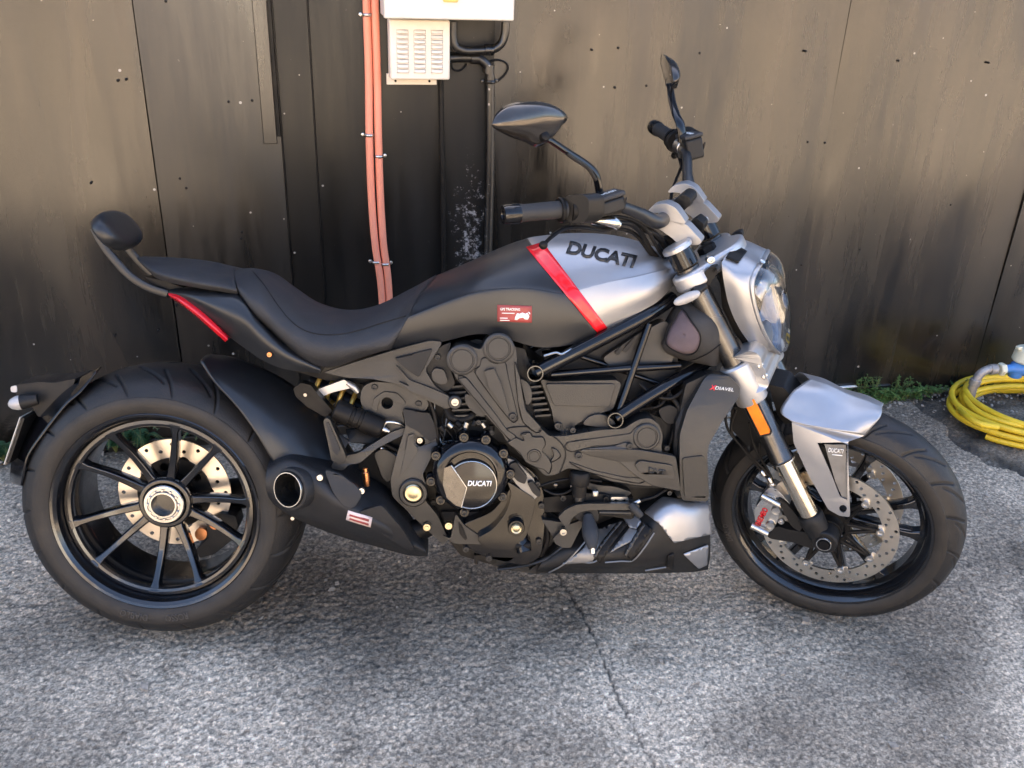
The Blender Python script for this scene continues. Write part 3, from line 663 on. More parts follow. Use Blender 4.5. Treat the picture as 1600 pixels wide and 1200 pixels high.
# ---- wheels
def tyre_geo(cx, cz, R0, wd, rb, crown, ngr, st, mirror_dir, nA=1300, nW=84):
    t = np.linspace(0, 1, nW); hw = wd / 2; prof = []
    ctl = crom(np.array([(-hw * .80, rb - .004), (-hw * .93, rb + .004), (-hw * .985, rb + (R0 - rb) * .17), (-hw, rb + (R0 - rb) * .35), (-hw * .90, R0 - crown * .90), (-hw * .70, R0 - crown * .40), (-hw * .36, R0 - crown * .09), (0, R0),
                         (hw * .36, R0 - crown * .09), (hw * .70, R0 - crown * .40), (hw * .90, R0 - crown * .90), (hw, rb + (R0 - rb) * .35), (hw * .985, rb + (R0 - rb) * .17), (hw * .93, rb + .004), (hw * .80, rb - .004)]), 30)
    L_ = np.r_[0, np.cumsum(np.linalg.norm(np.diff(ctl, axis=0), axis=1))]; tt = np.linspace(0, L_[-1], nW)
    py = np.interp(tt, L_, ctl[:, 0]); pr = np.interp(tt, L_, ctl[:, 1])
    a = np.linspace(0, 2 * PI, nA, endpoint=False); A, Yy = np.meshgrid(a, py, indexing='ij'); Rr = np.broadcast_to(pr, A.shape).copy()
    # sipes: long swept grooves on each half, staggered
    per = 2 * PI / ngr; yy = np.abs(Yy) / hw; side = np.where(Yy > 0, .5, 0.); dep = np.zeros(A.shape)
    for k_, (o, y0, y1, sw, gw_) in enumerate(((0, .12, .80, 1.1, .0040), (.5, .34, .97, .6, .0034))):
        ph = (A / per + mirror_dir * sw * (yy ** 1.25) + o + side) % 1.; ph = np.minimum(ph, 1 - ph) * per * R0
        fade = np.clip((yy - y0) / .06, 0, 1) * np.clip((y1 - yy) / .06, 0, 1); dep = np.maximum(dep, fade * np.clip(1.25 - ph / gw_, 0, 1))
    Rr -= .007 * np.clip(dep, 0, 1) * (pr > rb + (R0 - rb) * .50)
    V = np.stack([cx + Rr * np.cos(A), Yy, cz + Rr * np.sin(A)], -1); return grid_mesh2(V)
def grid_mesh2(V):                  # cyclic in the first direction
    a, b_ = V.shape[:2]; i = np.arange(a)[:, None]; j = np.arange(b_ - 1)[None]; i2 = (i + 1) % a
    F = np.stack([i * b_ + j, i2 * b_ + j, i2 * b_ + j + 1, i * b_ + j + 1], -1).reshape(-1, 4); return V.reshape(-1, 3), F
def mk_big(name, V, F, m, parent, st):
    if st: V = unsteer(V)
    me = bpy.data.meshes.new(name); me.vertices.add(len(V)); me.vertices.foreach_set('co', V.ravel()); me.loops.add(F.size); me.loops.foreach_set('vertex_index', F.ravel().astype(np.int32))
    me.polygons.add(len(F)); me.polygons.foreach_set('loop_start', np.arange(0, F.size, 4, dtype=np.int32)); me.update(calc_edges=True); me.shade_smooth(); me.materials.append(m)
    o = bpy.data.objects.new(name, me); link(o, parent); return o
def ytext(s, cx, cz, r, a0, size, yfun, m, parent, st, sx=1., flip=False):
    """raised writing round the tyre sidewall, tops outward; a0 = centre angle"""
    V, F = text_geo(s, offset=.012); wdt = size * len(s) * .62 * sx
    ang = a0 - V[:, 0] * wdt / r; rr = r + V[:, 1] * size
    P = np.stack([cx + rr * np.cos(ang), yfun(rr), cz + rr * np.sin(ang)], -1); return mk('sidewall_letters', P, F, m, parent, solid=.0008, soff=0, st=st, sharp=60)
def beam(c0, ang, r0, r1, y0, y1, w0, w1, d0, d1, cx, cz, bow=0., n=9, flare=0.):
    """spoke: radial beam, rounded rectangular section, y = lateral centre of its outer face"""
    V = []; t_ = np.linspace(0, 1, n); s_ = np.array([(-1, -.72), (-.72, -1), (.72, -1), (1, -.72), (1, .72), (.72, 1), (-.72, 1), (-1, .72)])
    rd = np.array([math.cos(ang), 0, math.sin(ang)]); tg = np.array([-math.sin(ang), 0, math.cos(ang)])
    for t in t_:
        r = r0 + (r1 - r0) * t; y = y0 + (y1 - y0) * t - bow * math.sin(PI * t); wd = w0 + (w1 - w0) * t + flare * max(0, t - .8) ** 2 * 25 + flare * max(0, .16 - t) ** 2 * 25; dp = d0 + (d1 - d0) * t
        for a, b_ in s_: V.append(np.array([cx, 0, cz]) + rd * r + tg * a * wd / 2 + np.array([0, -y + dp / 2 + b_ * dp / 2, 0]))
    V, F = grid_mesh(np.array(V).reshape(n, 8, 3), True); F += [tuple(range(8)), tuple(range(len(V) - 8, len(V)))]; return V, F
def holes_plate(name, cx, cz, r0, r1, y, th, holes, m, parent, st, inner_w=None, bevel=.0):
    k = 96; a = np.linspace(0, 2 * PI, k, endpoint=False); out = [(cx + r1 * math.cos(t), cz + r1 * math.sin(t)) for t in a]
    inn = [(cx + (r0 + (inner_w(t) if inner_w else 0)) * math.cos(t), cz + (r0 + (inner_w(t) if inner_w else 0)) * math.sin(t)) for t in a]
    loops = [out, inn] + [[(cx + hr * math.cos(ha) + hs * math.cos(t), cz + hr * math.sin(ha) + hs * math.sin(t)) for t in np.linspace(0, 2 * PI, 10, endpoint=False)] for hr, ha, hs in holes]
    V = np.array([(p[0], -y, p[1]) for l in loops for p in l]); tr = tessellate_polygon([[Vector((p[0], p[1], 0)) for p in l] for l in loops]); n = len(V)
    F = [tuple(t) for t in tr] + [tuple(i + n for i in t[::-1]) for t in tr]; o = 0
    for l in loops:
        q = len(l); F += [(o + i, o + (i + 1) % q, o + (i + 1) % q + n, o + i + n) for i in range(q)]; o += q
    return mk(name, np.concatenate([V, V + np.array([0, th, 0])]), F, m, parent, st=st, bevel=bevel, sharp=35)

rw = empty('rear_wheel', (0, 0, 0), bike); RC = (0., .324)
V, F = tyre_geo(0, .324, .324, .242, .231, .040, 18, False, 1); mk_big('tyre', V, F, rubber, rw, False)
C3 = (0, 0, .324); AY = (0, -1, 0)
lathe('rim', [(.100, .219), (.108, .2215), (.1145, .228), (.1165, .2335), (.1135, .2375), (.106, .236), (.090, .2335), (-.100, .2335), (-.112, .235), (-.1135, .229), (-.104, .219), (-.085, .205), (.02, .196), (.060, .198), (.078, .2065), (.083, .2145), (.092, .2165)], C3, AY, rimblk, rw, n=128, closed=True, sharp=24)
lathe('rim_ledge', [(.052, .2015), (.080, .196), (.0865, .199), (.0885, .205), (.0872, .2125), (.080, .215), (.06, .214)], C3, AY, rimblk, rw, n=128, closed=True, sharp=24)
for k_ in range(5):
    for s_ in (-1, 1):
        a = R(-10 + 72 * k_ + 15 * s_)
        V, F = beam(0, a, .048, .207, .040, .0905, .021, .0125, .034, .030, 0, .324, bow=.012, flare=.018); mk('spoke', V, F, rimblk, rw, bevel=.0012)
    a = R(-10 + 72 * k_)
lathe('hub', [(-.07, .045), (-.07, .052), (.020, .052), (.036, .062), (.046, .0615), (.050, .058), (.050, .050), (.040, .047), (.040, .02)], C3, AY, rimblk, rw, n=48, bevel=.001)
lathe('axle_nut', [(.034, .0465), (.056, .0465), (.058, .0445), (.058, .0385), (.0555, .037), (.0555, .034), (.060, .033), (.062, .031), (.062, .0275), (.058, .0265), (.052, .026), (.02, .0255), (.0, .025)], C3, AY, steel, rw, n=48)
for i in range(12):
    a = 2 * PI * i / 12; V, F = boxg_((.0355 * math.cos(a), -.0585, .324 + .0355 * math.sin(a)), (.0022 * math.cos(a), 0, .0022 * math.sin(a)), (0, .003, 0), (-.003 * math.sin(a), 0, .003 * math.cos(a))); mk('nut_tooth', V, F, steel, rw, bevel=.0006)
hl = []
for i in range(24): hl.append((.106 if i % 2 else .1215, 2 * PI * i / 24, .0048)); 
holes_plate('brake_disc', 0, .324, .082, .134, -.028, .005, hl, discm, rw, False, inner_w=lambda t: .012 * max(0, math.cos(5 * t)) ** 2)
holes_plate('disc_carrier', 0, .324, .045, .088, -.024, .008, [(.068, 2 * PI * (i + .5) / 5, .011) for i in range(5)], dark, rw, False)
ytext('ROSSO', 0, .324, .256, R(-82), .017, lambda r: -.1232 + 0 * r, letter, rw, False)
ytext('DIABLO', 0, .324, .256, R(-104), .017, lambda r: -.1232 + 0 * r, letter, rw, False)

fw = empty('front_wheel', (0, 0, 0), bike); FX, FZ = 1.615, .300; C4 = (FX, 0, FZ)
V, F = tyre_geo(FX, FZ, .300, .122, .231, .036, 18, True, -1); mk_big('tyre', V, F, rubber, fw, True)
lathe('rim', [(.046, .219), (.052, .2225), (.0575, .228), (.0585, .2335), (.0555, .2365), (.045, .233), (-.045, .233), (-.0555, .2365), (-.0585, .2335), (-.0575, .228), (-.052, .2225), (-.046, .219), (-.030, .212), (-.02, .2015), (.02, .2015), (.030, .212), (.040, .2145)], C4, AY, rimblk, fw, n=128, closed=True, st=True, sharp=24)
for k_ in range(5):
    for s_ in (-1, 1):
        V, F = beam(0, R(12 + 72 * k_ + 13 * s_), .035, .205, .016, .018, .022, .015, .034, .030, FX, FZ, flare=.02); mk('spoke', V, F, rimblk, fw, bevel=.0012, st=True)
lathe('hub', [(-.07, .02), (-.07, .034), (-.045, .034), (-.03, .045), (.03, .045), (.045, .034), (.085, .034), (.085, .02)], C4, AY, dark, fw, n=36, st=True, bevel=.001)
for sg in (1, -1):
    hl = []
    for i in range(18):
        for j_, (hr, da) in enumerate(((.1325, 0), (.1425, 6.2), (.1525, 12.4))): hl.append((hr, R(20 * i + da), .0042))
    y = .068 if sg > 0 else -.062
    holes_plate('brake_disc', FX, FZ, .1245, .160, y, .005, hl, discm, fw, True)
    for i in range(9):
        a = R(40 * i + 12); c = (FX + .119 * math.cos(a), -y - .002, FZ + .119 * math.sin(a))
        lathe('disc_bobbin', [(-.006, .0085), (.005, .0098), (.0065, .009), (.0065, .0055), (.003, .005), (.003, .0006)], c, AY, steel, fw, n=16, st=True)
    parts = []
    for i in range(9):
        a = R(40 * i + 12); tg = np.array([-math.sin(a), 0, math.cos(a)]); rd = np.array([math.cos(a), 0, math.sin(a)])
        parts.append(boxg_(np.array(C4) + rd * .122 + np.array([0, -y + .0025, 0]), rd * .0075, (0, .0022, 0), tg * .0165))
    mk('disc_lug', *merge(parts), discm, fw, st=True, bevel=.001)
    parts = []
    for i in range(9):
        for dd in (-9, 9):
            a = R(40 * i + 12); b_ = a + R(dd * 1.6); p0 = np.array([FX + .046 * math.cos(b_), -y + .004, FZ + .046 * math.sin(b_)]); p1 = np.array([FX + .117 * math.cos(a), -y + .003, FZ + .117 * math.sin(a)])
            parts.append(tube_geo(np.array([p0, (p0 + p1) / 2, p1]), .0052, 8))
    parts.append(lathe_geo([(-.003, .04), (.003, .04), (.003, .052), (-.003, .052)], (FX, -y + .004, FZ), AY, 36, True)); mk('disc_carrier', *merge(parts), dark, fw, st=True)
ytext('DIABLO', FX, FZ, .253, R(200), .014, lambda r: -.0630 + 0 * r, letter, fw, True)
lathe('axle', [(-.14, .012), (.14, .012)], C4, AY, dark, fw, n=20, st=True)

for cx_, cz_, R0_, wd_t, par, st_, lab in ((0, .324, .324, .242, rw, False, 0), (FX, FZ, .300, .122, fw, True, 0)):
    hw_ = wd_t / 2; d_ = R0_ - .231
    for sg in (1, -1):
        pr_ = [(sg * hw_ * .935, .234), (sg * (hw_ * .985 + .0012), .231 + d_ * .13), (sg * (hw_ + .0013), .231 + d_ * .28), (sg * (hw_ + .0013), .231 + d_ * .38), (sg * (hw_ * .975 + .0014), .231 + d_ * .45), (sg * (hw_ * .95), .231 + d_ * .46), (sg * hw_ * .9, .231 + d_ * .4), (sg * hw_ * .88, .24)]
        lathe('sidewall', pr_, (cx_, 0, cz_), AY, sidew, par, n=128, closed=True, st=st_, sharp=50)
# ---- tank
tank_keep = []
TK = [[(683, 430, 0), (671, 443, .05), (655, 462, .10), (637, 497, .148), (622, 525, .156), (612, 545, .148)],
      [(735, 408, 0), (727, 424, .06), (719, 444, .108), (708, 470, .150), (697, 505, .162), (690, 534, .150)],
      [(772, 391, 0), (766, 408, .065), (762, 430, .115), (757, 457, .150), (755, 495, .165), (757, 522, .152)],
      [(802, 379, 0), (803, 396, .065), (810, 422, .115), (820, 453, .148), (833, 500, .162), (848, 543, .140)],
      [(818, 374, 0), (829, 392, .063), (846, 420, .112), (878, 461, .142), (905, 500, .150), (923, 531, .120)],
      [(824, 372, 0), (835, 389, .062), (855, 421, .110), (888, 461, .140), (915, 497, .147), (935, 522, .126)],
      [(840, 369, 0), (852, 385, .061), (876, 420, .108), (903, 456, .138), (930, 488, .144), (950, 512, .124)],
      [(895, 364, 0), (908, 382, .06), (926, 410, .103), (948, 444, .133), (970, 472, .137), (987, 494, .117)],
      [(955, 367, 0), (964, 384, .055), (978, 407, .095), (996, 434, .122), (1012, 456, .124), (1025, 473, .102)],
      [(1008, 380, 0), (1014, 392, .048), (1023, 406, .078), (1034, 424, .098), (1042, 438, .096), (1047, 452, .078)],
      [(1042, 395, 0), (1045, 401, .035), (1050, 409, .055), (1056, 419, .066), (1060, 428, .062), (1060, 438, .05)]]
def lerp3(a, b_, t, dw=0.): return (a[0] + (b_[0] - a[0]) * t, a[1] + (b_[1] - a[1]) * t, a[2] + (b_[2] - a[2]) * t + dw)
TK2 = []
for i, c in enumerate(TK):
    k_ = [1, 1, 1, 1, .8, .7, .5, .2, .1, 0, 0][i]; D_ = (c[3][0], c[3][1], c[3][2] + .006 * k_)
    TK2.append([c[0], c[1], c[2], lerp3(c[2], c[3], .86, .001 * k_), D_, (c[4][0], c[4][1], c[4][2] + (D_[2] - .004 - c[4][2]) * k_), (c[5][0], c[5][1], c[5][2] + (D_[2] - .021 - c[5][2]) * k_ * .8)])
C = ctrl(TK2, B)
def tank_piece(name, i0, i1, m, nu=8):
    Gd = refine(C, nu, 8)[i0 * nu:i1 * nu + 1]; M = Gd[:, ::-1].copy(); M[..., 1] *= -1; Gd = np.concatenate([M[:, :-1], Gd], axis=1); tank_keep.append(Gd)
    lo = Gd.copy()
    V, F = grid_mesh(Gd, True)
    if i1 == len(C) - 1: F.append(tuple(range(len(V) - Gd.shape[1], len(V))))
    if i0 == 0: F.append(tuple(range(Gd.shape[1])))
    return mk(name, V, F, m, bike, sharp=50), (V, F)
tank, _ = tank_piece('tank_rear', 0, 5, satin); _, _ = tank_piece('tank_front', 5, 10, silver)
Gfull = refine(C, 8, 8); surf_tank = grid_mesh(Gfull)
P, F = quad_px((822, 387), (848, 379), (949, 512), (933, 520), 16, 4)
P = [(u + 0, v) for u, v in P]
onto(P, F, surf_tank, .0016, red, 'tank_stripe', bike, thick=.0012)
V, F = text_px('DUCATI', (940, 398), (109, 24), (3, -20), offset=.035, shear=.18, spacing=.95); onto(V, F, surf_tank, .0012, logoblk, 'tank_logo', bike, thick=.0018)
st = [onto(*quad_px((777, 476), (831, 478), (831, 504), (777, 502), 6, 4), surf_tank, .0010, decal_red, 'tracking_sticker', bike)][0]
for s_, c, ux, uy, of in (('GPS TRACKING', (797, 483), (31, .6), (0, -4.2), .02),):
    V, F = text_px(s_, c, ux, uy, offset=of); onto(V, F, surf_tank, .0017, white, 'sticker_text', st, thick=.0003)
for (a, b_, l_) in ((784, 489, 20), (781, 496.5, 12), (781, 500, 15)): onto(*quad_px((a, b_ - .6), (a + l_, b_ - .3), (a + l_, b_ + .9), (a, b_ + .6), 1, 3), surf_tank, .0017, white, 'sticker_print', st, thick=.0003)
pic = [(805, 495), (808, 489), (812, 490), (816, 488), (821, 490), (824, 488), (827, 494), (825, 499), (820, 499), (817, 496), (811, 497), (808, 500), (804, 499)]
tr = tessellate_polygon([[Vector((a, b_, 0)) for a, b_ in pic]]); onto(pic, [tuple(t) for t in tr], surf_tank, .0017, white, 'sticker_picture', st, thick=.0003)
V, F = grid_mesh(np.array([[(824 + r_ * math.sin(t), 491 - r_ * math.cos(t), 0) for t in np.linspace(.35, 1.5, 6)] for r_ in (3.2, 4.6)])); onto([(a, b_) for a, b_, _ in V], F, surf_tank, .0017, white, 'sticker_picture', st, thick=.0003)

# ---- seat
SE = [[(367, 422, 0), (367, 429, .05), (368, 437, .085), (370, 445, .112), (373, 456, .118), (374, 461, .10)],
      [(385, 419, 0), (386, 430, .055), (387, 444, .10), (388, 462, .132), (392, 482, .138), (398, 494, .12)],
      [(410, 422, 0), (410, 435, .06), (410, 452, .108), (410, 475, .142), (414, 500, .146), (420, 514, .125)],
      [(445, 444, 0), (443, 458, .062), (440, 477, .115), (437, 503, .152), (441, 526, .154), (447, 540, .135)],
      [(482, 470, 0), (480, 485, .07), (477, 504, .13), (473, 527, .165), (475, 550, .168), (480, 566, .145)],
      [(530, 485, 0), (529, 499, .075), (527, 517, .138), (524, 538, .172), (521, 558, .174), (518, 574, .15)],
      [(585, 478, 0), (580, 492, .07), (576, 510, .13), (570, 531, .162), (565, 547, .168), (561, 560, .15)],
      [(640, 452, 0), (632, 467, .06), (622, 489, .105), (611, 517, .148), (604, 538, .158), (600, 548, .15)],
      [(682, 429, 0), (669, 444, .045), (654, 463, .095), (636, 498, .144), (621, 526, .152), (611, 546, .144)]]
seat_keep = []
C2 = ctrl(SE, B); Gd = refine(C2, 7, 7); M = Gd[:, ::-1].copy(); M[..., 1] *= -1; Gs = np.concatenate([M[:, :-1], Gd], axis=1); V, F = grid_mesh(Gs, True); n = Gs.shape[1]; F += [tuple(range(n)), tuple(range(len(V) - n, len(V)))]
seat = mk('seat', V, F, leather, bike, sharp=50)
sv = grid_mesh(Gd)
stp = crom(np.array([(395, 424), (413, 446), (432, 474), (452, 499), (475, 516), (503, 523), (535, 522), (566, 515), (600, 504), (634, 494)], float), 26)
# stitched seam: a fine raised cord with stitches
bv = BVHTree.FromPolygons([tuple(map(float, v)) for v in sv[0]], [tuple(map(int, f)) for f in sv[1]])
def hit(u, v, bv, lift=0., st=False):
    c = ML.T @ CC_; d = ML.T @ ray(u, v)
    if st: c = MS.T @ (c - SA) + SA; d = MS.T @ d
    h = bv.ray_cast(Vector(c), Vector(d).normalized()); 
    if h[0] is None: return None
    n = np.array(h[1]); n = -n if n @ d > 0 else n; return np.array(h[0]) + n * lift
Q = [hit(u, v, bv, .0006) for u, v in stp]; Q = np.array([q for q in Q if q is not None]); V, F = tube_geo(Q, .0011, 6); mk('seat_seam', V, F, dark, seat)
PS = [[(214, 402, 0), (214, 403, .02), (215, 405, .035), (217, 408, .045), (220, 412, .04)],
      [(240, 402, 0), (240, 408, .05), (241, 416, .085), (243, 426, .105), (250, 437, .095)],
      [(300, 405, 0), (300, 415, .06), (300, 427, .105), (301, 440, .13), (303, 449, .12)],
      [(340, 412, 0), (341, 424, .06), (343, 436, .11), (345, 448, .132), (347, 456, .12)],
      [(365, 419, 0), (366, 430, .06), (367, 440, .1), (370, 453, .122), (372, 461, .112)]]
patch('pillion_seat', PS, leather, bike, nu=7, nv=7, mirror=True, caps='tube', sharp=50)
# ---- tail
TL = [[(262, 451, .035), (262, 453, .05), (262, 457, .06), (263, 461, .05)], [(295, 452, .085), (296, 457, .105), (298, 466, .114), (303, 482, .098)],
      [(345, 457, .112), (345, 465, .130), (345, 488, .142), (350, 520, .112)], [(374, 463, .118), (381, 478, .142), (384, 508, .156), (385, 546, .122)],
      [(398, 490, .122), (407, 510, .150), (412, 536, .158), (412, 564, .130)], [(440, 534, .132), (446, 547, .156), (449, 562, .158), (447, 577, .140)],
      [(500, 573, .148), (501, 577, .152), (501, 580, .152), (500, 584, .145)]]
patch('tail_cover', TL, satin, bike, nu=7, nv=7, back=.03, sharp=45)
TM = [[(u, v, w) for u, v, w in c] for c in TL]
Cm = ctrl(TL, B); Cm[..., 1] *= -1; Gm = refine(Cm, 5, 5); mk('tail_cover', *grid_mesh(Gm), satin, bike, solid=.003, sharp=45)
patch('rear_light', [[(263, 457, .060), (264, 462, .066), (268, 466, .055)], [(283, 463, .092), (281, 470, .100), (286, 478, .088)], [(312, 484, .110), (309, 491, .117), (313, 500, .105)], [(340, 510, .122), (338, 516, .128), (340, 524, .115)], [(356, 528, .128), (355, 531, .13), (352, 534, .118)]], redlens, bike, nu=5, nv=5, back=.04)
bolt(421, 554, .158, 4, copper, bike, name='tail_badge')
plate('under_tail', [(300, 470), (385, 535), (440, 575), (520, 583), (560, 560), (600, 550), (520, 560), (420, 500)], .07, .14, blk, bike)
# ---- backrest
Vb = []
Mp = np.array(Matrix.Rotation(R(-36), 3, 'Y')); cp = B(184, 360, 0)
for i, t in enumerate(np.linspace(-PI / 2, PI / 2, 15)):
    for s_ in np.linspace(0, 2 * PI, 32, endpoint=False):
        f = lambda x, e: math.copysign(abs(x) ** e, x)
        x = .021 * f(math.sin(t), .55); rr = f(math.cos(t), .45); Vb.append(cp + Mp @ np.array([x, .098 * rr * f(math.cos(s_), .85), .046 * rr * f(math.sin(s_), .8)]))
V, F = grid_mesh(np.array(Vb).reshape(15, 32, 3), True); F += [tuple(range(32)), tuple(range(len(V) - 32, len(V)))]
br = mk('backrest', V, F, satin, bike, sharp=60)
for sg in (1, -1):
    pts = [(147, 356, .052), (158, 377, .055), (176, 402, .058), (203, 431, .06), (232, 449, .06), (262, 459, .055)]
    P = np.array([B(*p) for p in pts]); P[:, 1] *= sg; P = crom(P, 5); T_, N1, N2 = frames(P); Vv = []
    for p, a in zip(P, T_):
        up = np.cross(a, (0, 1, 0)); up /= np.linalg.norm(up)
        for x, y in ((-1, -.7), (-.8, -1), (.8, -1), (1, -.7), (1, .7), (.8, 1), (-.8, 1), (-1, .7)): Vv.append(p + up * x * .0085 + np.array([0, y * .004, 0]))
    V, F = grid_mesh(np.array(Vv).reshape(len(P), 8, 3), True); F += [tuple(range(8)), tuple(range(len(V) - 8, len(V)))]; mk('backrest_arm', V, F, satin, bike)
plate('backrest_mount', [(225, 432), (262, 440), (300, 455), (262, 462), (243, 452)], .05, .10, dark, bike)
# ---- swingarm cover over the tyre
HG = [[(330, 553, .02), (322, 555, .07), (317, 559, .105), (317, 564, .128)], [(372, 560, .02), (357, 572, .075), (344, 586, .118), (337, 597, .138)], [(440, 590, .02), (412, 608, .085), (388, 624, .128), (372, 637, .146)],
      [(492, 630, .03), (460, 652, .095), (428, 668, .138), (403, 682, .152)], [(530, 672, .04), (500, 692, .10), (462, 706, .14), (426, 720, .154)], [(560, 715, .04), (530, 730, .10), (490, 742, .14), (455, 752, .15)], [(600, 760, .04), (570, 768, .10), (530, 775, .135), (490, 780, .14)]]
patch('swingarm_cover', HG, satin, bike, nu=7, nv=7, solid=.006, sharp=50)
for px in ((451, 604), (449, 605)): pass
plate('cover_bracket', [(458, 607), (470, 598), (486, 602), (498, 618), (520, 642), (508, 652), (480, 636), (462, 620)], .115, .03, dark, bike, bevel=.004)
bolt(477, 617, .117, 3, zinc, bike)
# ---- rear mudguard and plate holder
RMd = [[(158, 572, -.02), (156, 573, .03), (150, 579, .075)], [(117, 593, -.03), (117, 597, .04), (126, 611, .10)], [(90, 612, -.03), (88, 620, .04), (101, 634, .105)], [(50, 653, -.02), (54, 662, .05), (67, 678, .108)], [(25, 697, -.01), (32, 705, .05), (43, 713, .108)], [(16, 735, .0), (24, 738, .05), (36, 745, .105)], [(15, 752, .0), (22, 756, .05), (33, 759, .10)]]
patch('rear_mudguard', RMd, gloss, bike, nu=7, nv=6, solid=.004, sharp=50)
ph = plate('plate_holder', [(22, 602), (60, 597), (85, 598), (118, 592), (110, 612), (85, 640), (60, 652), (50, 636), (32, 634), (26, 622)], .05, .10, blk, bike, bevel=.005)
plate('reflector', [(16, 604), (26, 602), (27, 613), (17, 613)], .052, .006, frost, ph, bevel=.002)
lathe('signal_lens', [(-.004, .010), (.004, .0165), (.012, .0165), (.024, .012), (.030, .005), (.031, .0005)], B(36, 628, .075), (-.9, -.25, -.15), frost, ph, n=20)
lathe('signal_body', [(-.03, .012), (0, .0175), (.005, .017)], B(36, 628, .075), (-.9, -.25, -.15), blk, ph, n=20)
a, b_ = B(31, 652, .09), B(6, 726, .09); d = b_ - a
npx = np.cross(d / np.linalg.norm(d), (0, 1, 0)); 
V, F = boxg_((a + b_) / 2 + np.array([0, .09, 0]), d / 2, (0, .09, 0), npx * .0012); np_ = mk('number_plate', V, F, plate_edge, bike, bevel=.0006)
V, F = boxg_((a + b_) / 2 + np.array([.006, .09, 0]), d / 2 * .96, (0, .086, 0), npx * .003); mk('plate_backing', V, F, blk, bike)
tube('holder_strut', [(70, 640, .04), (95, 622, .02), (140, 640, 0), (200, 700, -.08), (250, 760, -.13)], .011, dark, bike)
# single sided swingarm and sprocket on the far side
tube('swingarm', [(270, 780, -.12), (380, 770, -.12), (520, 745, -.10), (640, 760, -.02)], [.045, .04, .045, .05], dark, bike, n=16)
lathe('sprocket', [(-.15, .02), (-.15, .085), (-.125, .085), (-.125, .05), (-.07, .05)], (0, 0, .324), AY, dark, bike, n=40)
cal = plate('rear_caliper', [(322, 812), (345, 802), (368, 806), (372, 822), (360, 846), (335, 866), (312, 872), (306, 858), (325, 842)], -.012, .06, blk, bike, bevel=.006)
for c in ((336, 818), (314, 835)): plate('caliper_pad', circ_px(c[0], c[1], 10, 16), -.006, .012, copper, cal, bevel=.002, rc=0)
# ---- silencer
EX = [[(420, 722, .15), (417, 734, .188), (415, 755, .200), (419, 775, .190), (428, 789, .15)], [(454, 711, .15), (450, 722, .200), (450, 764, .214), (452, 799, .200), (457, 808, .15)],
      [(488, 720, .15), (487, 735, .206), (492, 770, .226), (490, 808, .200), (488, 822, .15)], [(524, 735, .15), (520, 750, .206), (522, 785, .238), (522, 820, .200), (536, 840, .15)],
      [(562, 758, .15), (557, 776, .206), (560, 806, .238), (567, 838, .200), (584, 853, .15)], [(608, 784, .14), (602, 800, .186), (606, 826, .212), (614, 850, .186), (630, 866, .14)],
      [(642, 822, .125), (636, 832, .155), (638, 846, .17), (644, 858, .155), (652, 869, .12)], [(668, 856, .12), (666, 858, .14), (665, 862, .145), (666, 866, .138), (668, 869, .12)]]
ek = []
sil = patch('silencer', EX, exm, bike, nu=12, nv=12, back=.07, sharp=30, keep=ek)
sf = grid_mesh(refine(ctrl(EX, B), 7, 6))
# raised panel with a folded edge and scoops
plate('silencer_panel', [(506, 733, .222), (532, 741, .226), (560, 762, .23), (566, 775, .235), (552, 796, .242), (536, 792, .241), (520, 770, .238)], .22, .012, exm, sil, bevel=.004, rc=8, nrm=(0, 1, 0))
plate('silencer_panel', [(560, 800, .238), (596, 789, .222), (628, 826, .200), (648, 858, .170), (640, 862, .168), (600, 838, .210)], .21, .014, exm, sil, bevel=.004, rc=6)
ta = np.array([-.50, -.85, .12]); ta /= np.linalg.norm(ta); tc_ = B(455, 764, .220)
bm = bmesh.new(); bm.from_mesh(sil.data); dl = []
for f in bm.faces:
    q = np.array(f.calc_center_median()) - tc_; hgt = q @ ta
    if hgt > -.09 and np.linalg.norm(q - ta * hgt) < .0405 and -q[1] > -.09 and f.normal.dot(Vector(ta)) > .2: dl.append(f)
bmesh.ops.delete(bm, geom=dl, context='FACES'); bm.to_mesh(sil.data); bm.free()
lathe('silencer_tip', [(-.03, .0375), (.010, .0385), (.0115, .0380), (.0115, .0360), (.008, .0350), (-.06, .033), (-.06, .0335), (.0, .0362)], tc_, ta, tubem, sil, n=48, sharp=25, closed=True)
lathe('tip_ring', [(.0095, .0384), (.0125, .0378), (.0125, .0362), (.0095, .0356)], tc_, ta, steel, sil, n=48, closed=True)
lathe('inner_pipe', [(-.03, .0185), (-.028, .0195), (-.07, .0195), (-.07, .0180)], tc_ - ta * .012 + np.array([.012, 0, -.006]), ta, tubem, sil, n=32, closed=True)
lathe('silencer_bore', [(-.058, .0325), (-.057, .021)], tc_, ta, dark, sil, n=40, closed=True); lathe('silencer_bore', [(-.095, .0155), (-.045, .0158), (-.05, .0005)], tc_, ta, dark, sil, n=32)
lathe('tip_collar', [(-.05, .046), (-.004, .0475), (.004, .0450), (.005, .0395), (-.01, .0385), (-.05, .0385)], tc_, ta, exm, sil, n=48)
for p in ((500, 746, .225, 5), (565, 767, .226, 5), (457, 810, .17, 3)): bolt(*p, steel, sil)
lb = onto(*quad_px((544, 797), (581, 809), (579, 823), (541, 811), 4, 3), sf, .0022, labelw, 'maker_label', sil, thick=.001)
for k_ in (0, 5.5): onto(*quad_px((547, 802 + k_), (576, 811.5 + k_), (575.5, 814 + k_), (546.5, 804.5 + k_), 1, 4), sf, .0035, decal_red, 'label_print', lb, thick=.0004)
tube('exhaust_link', [(672, 820, .09), (640, 830, .10), (600, 815, .09)], .026, dark, bike, n=16)

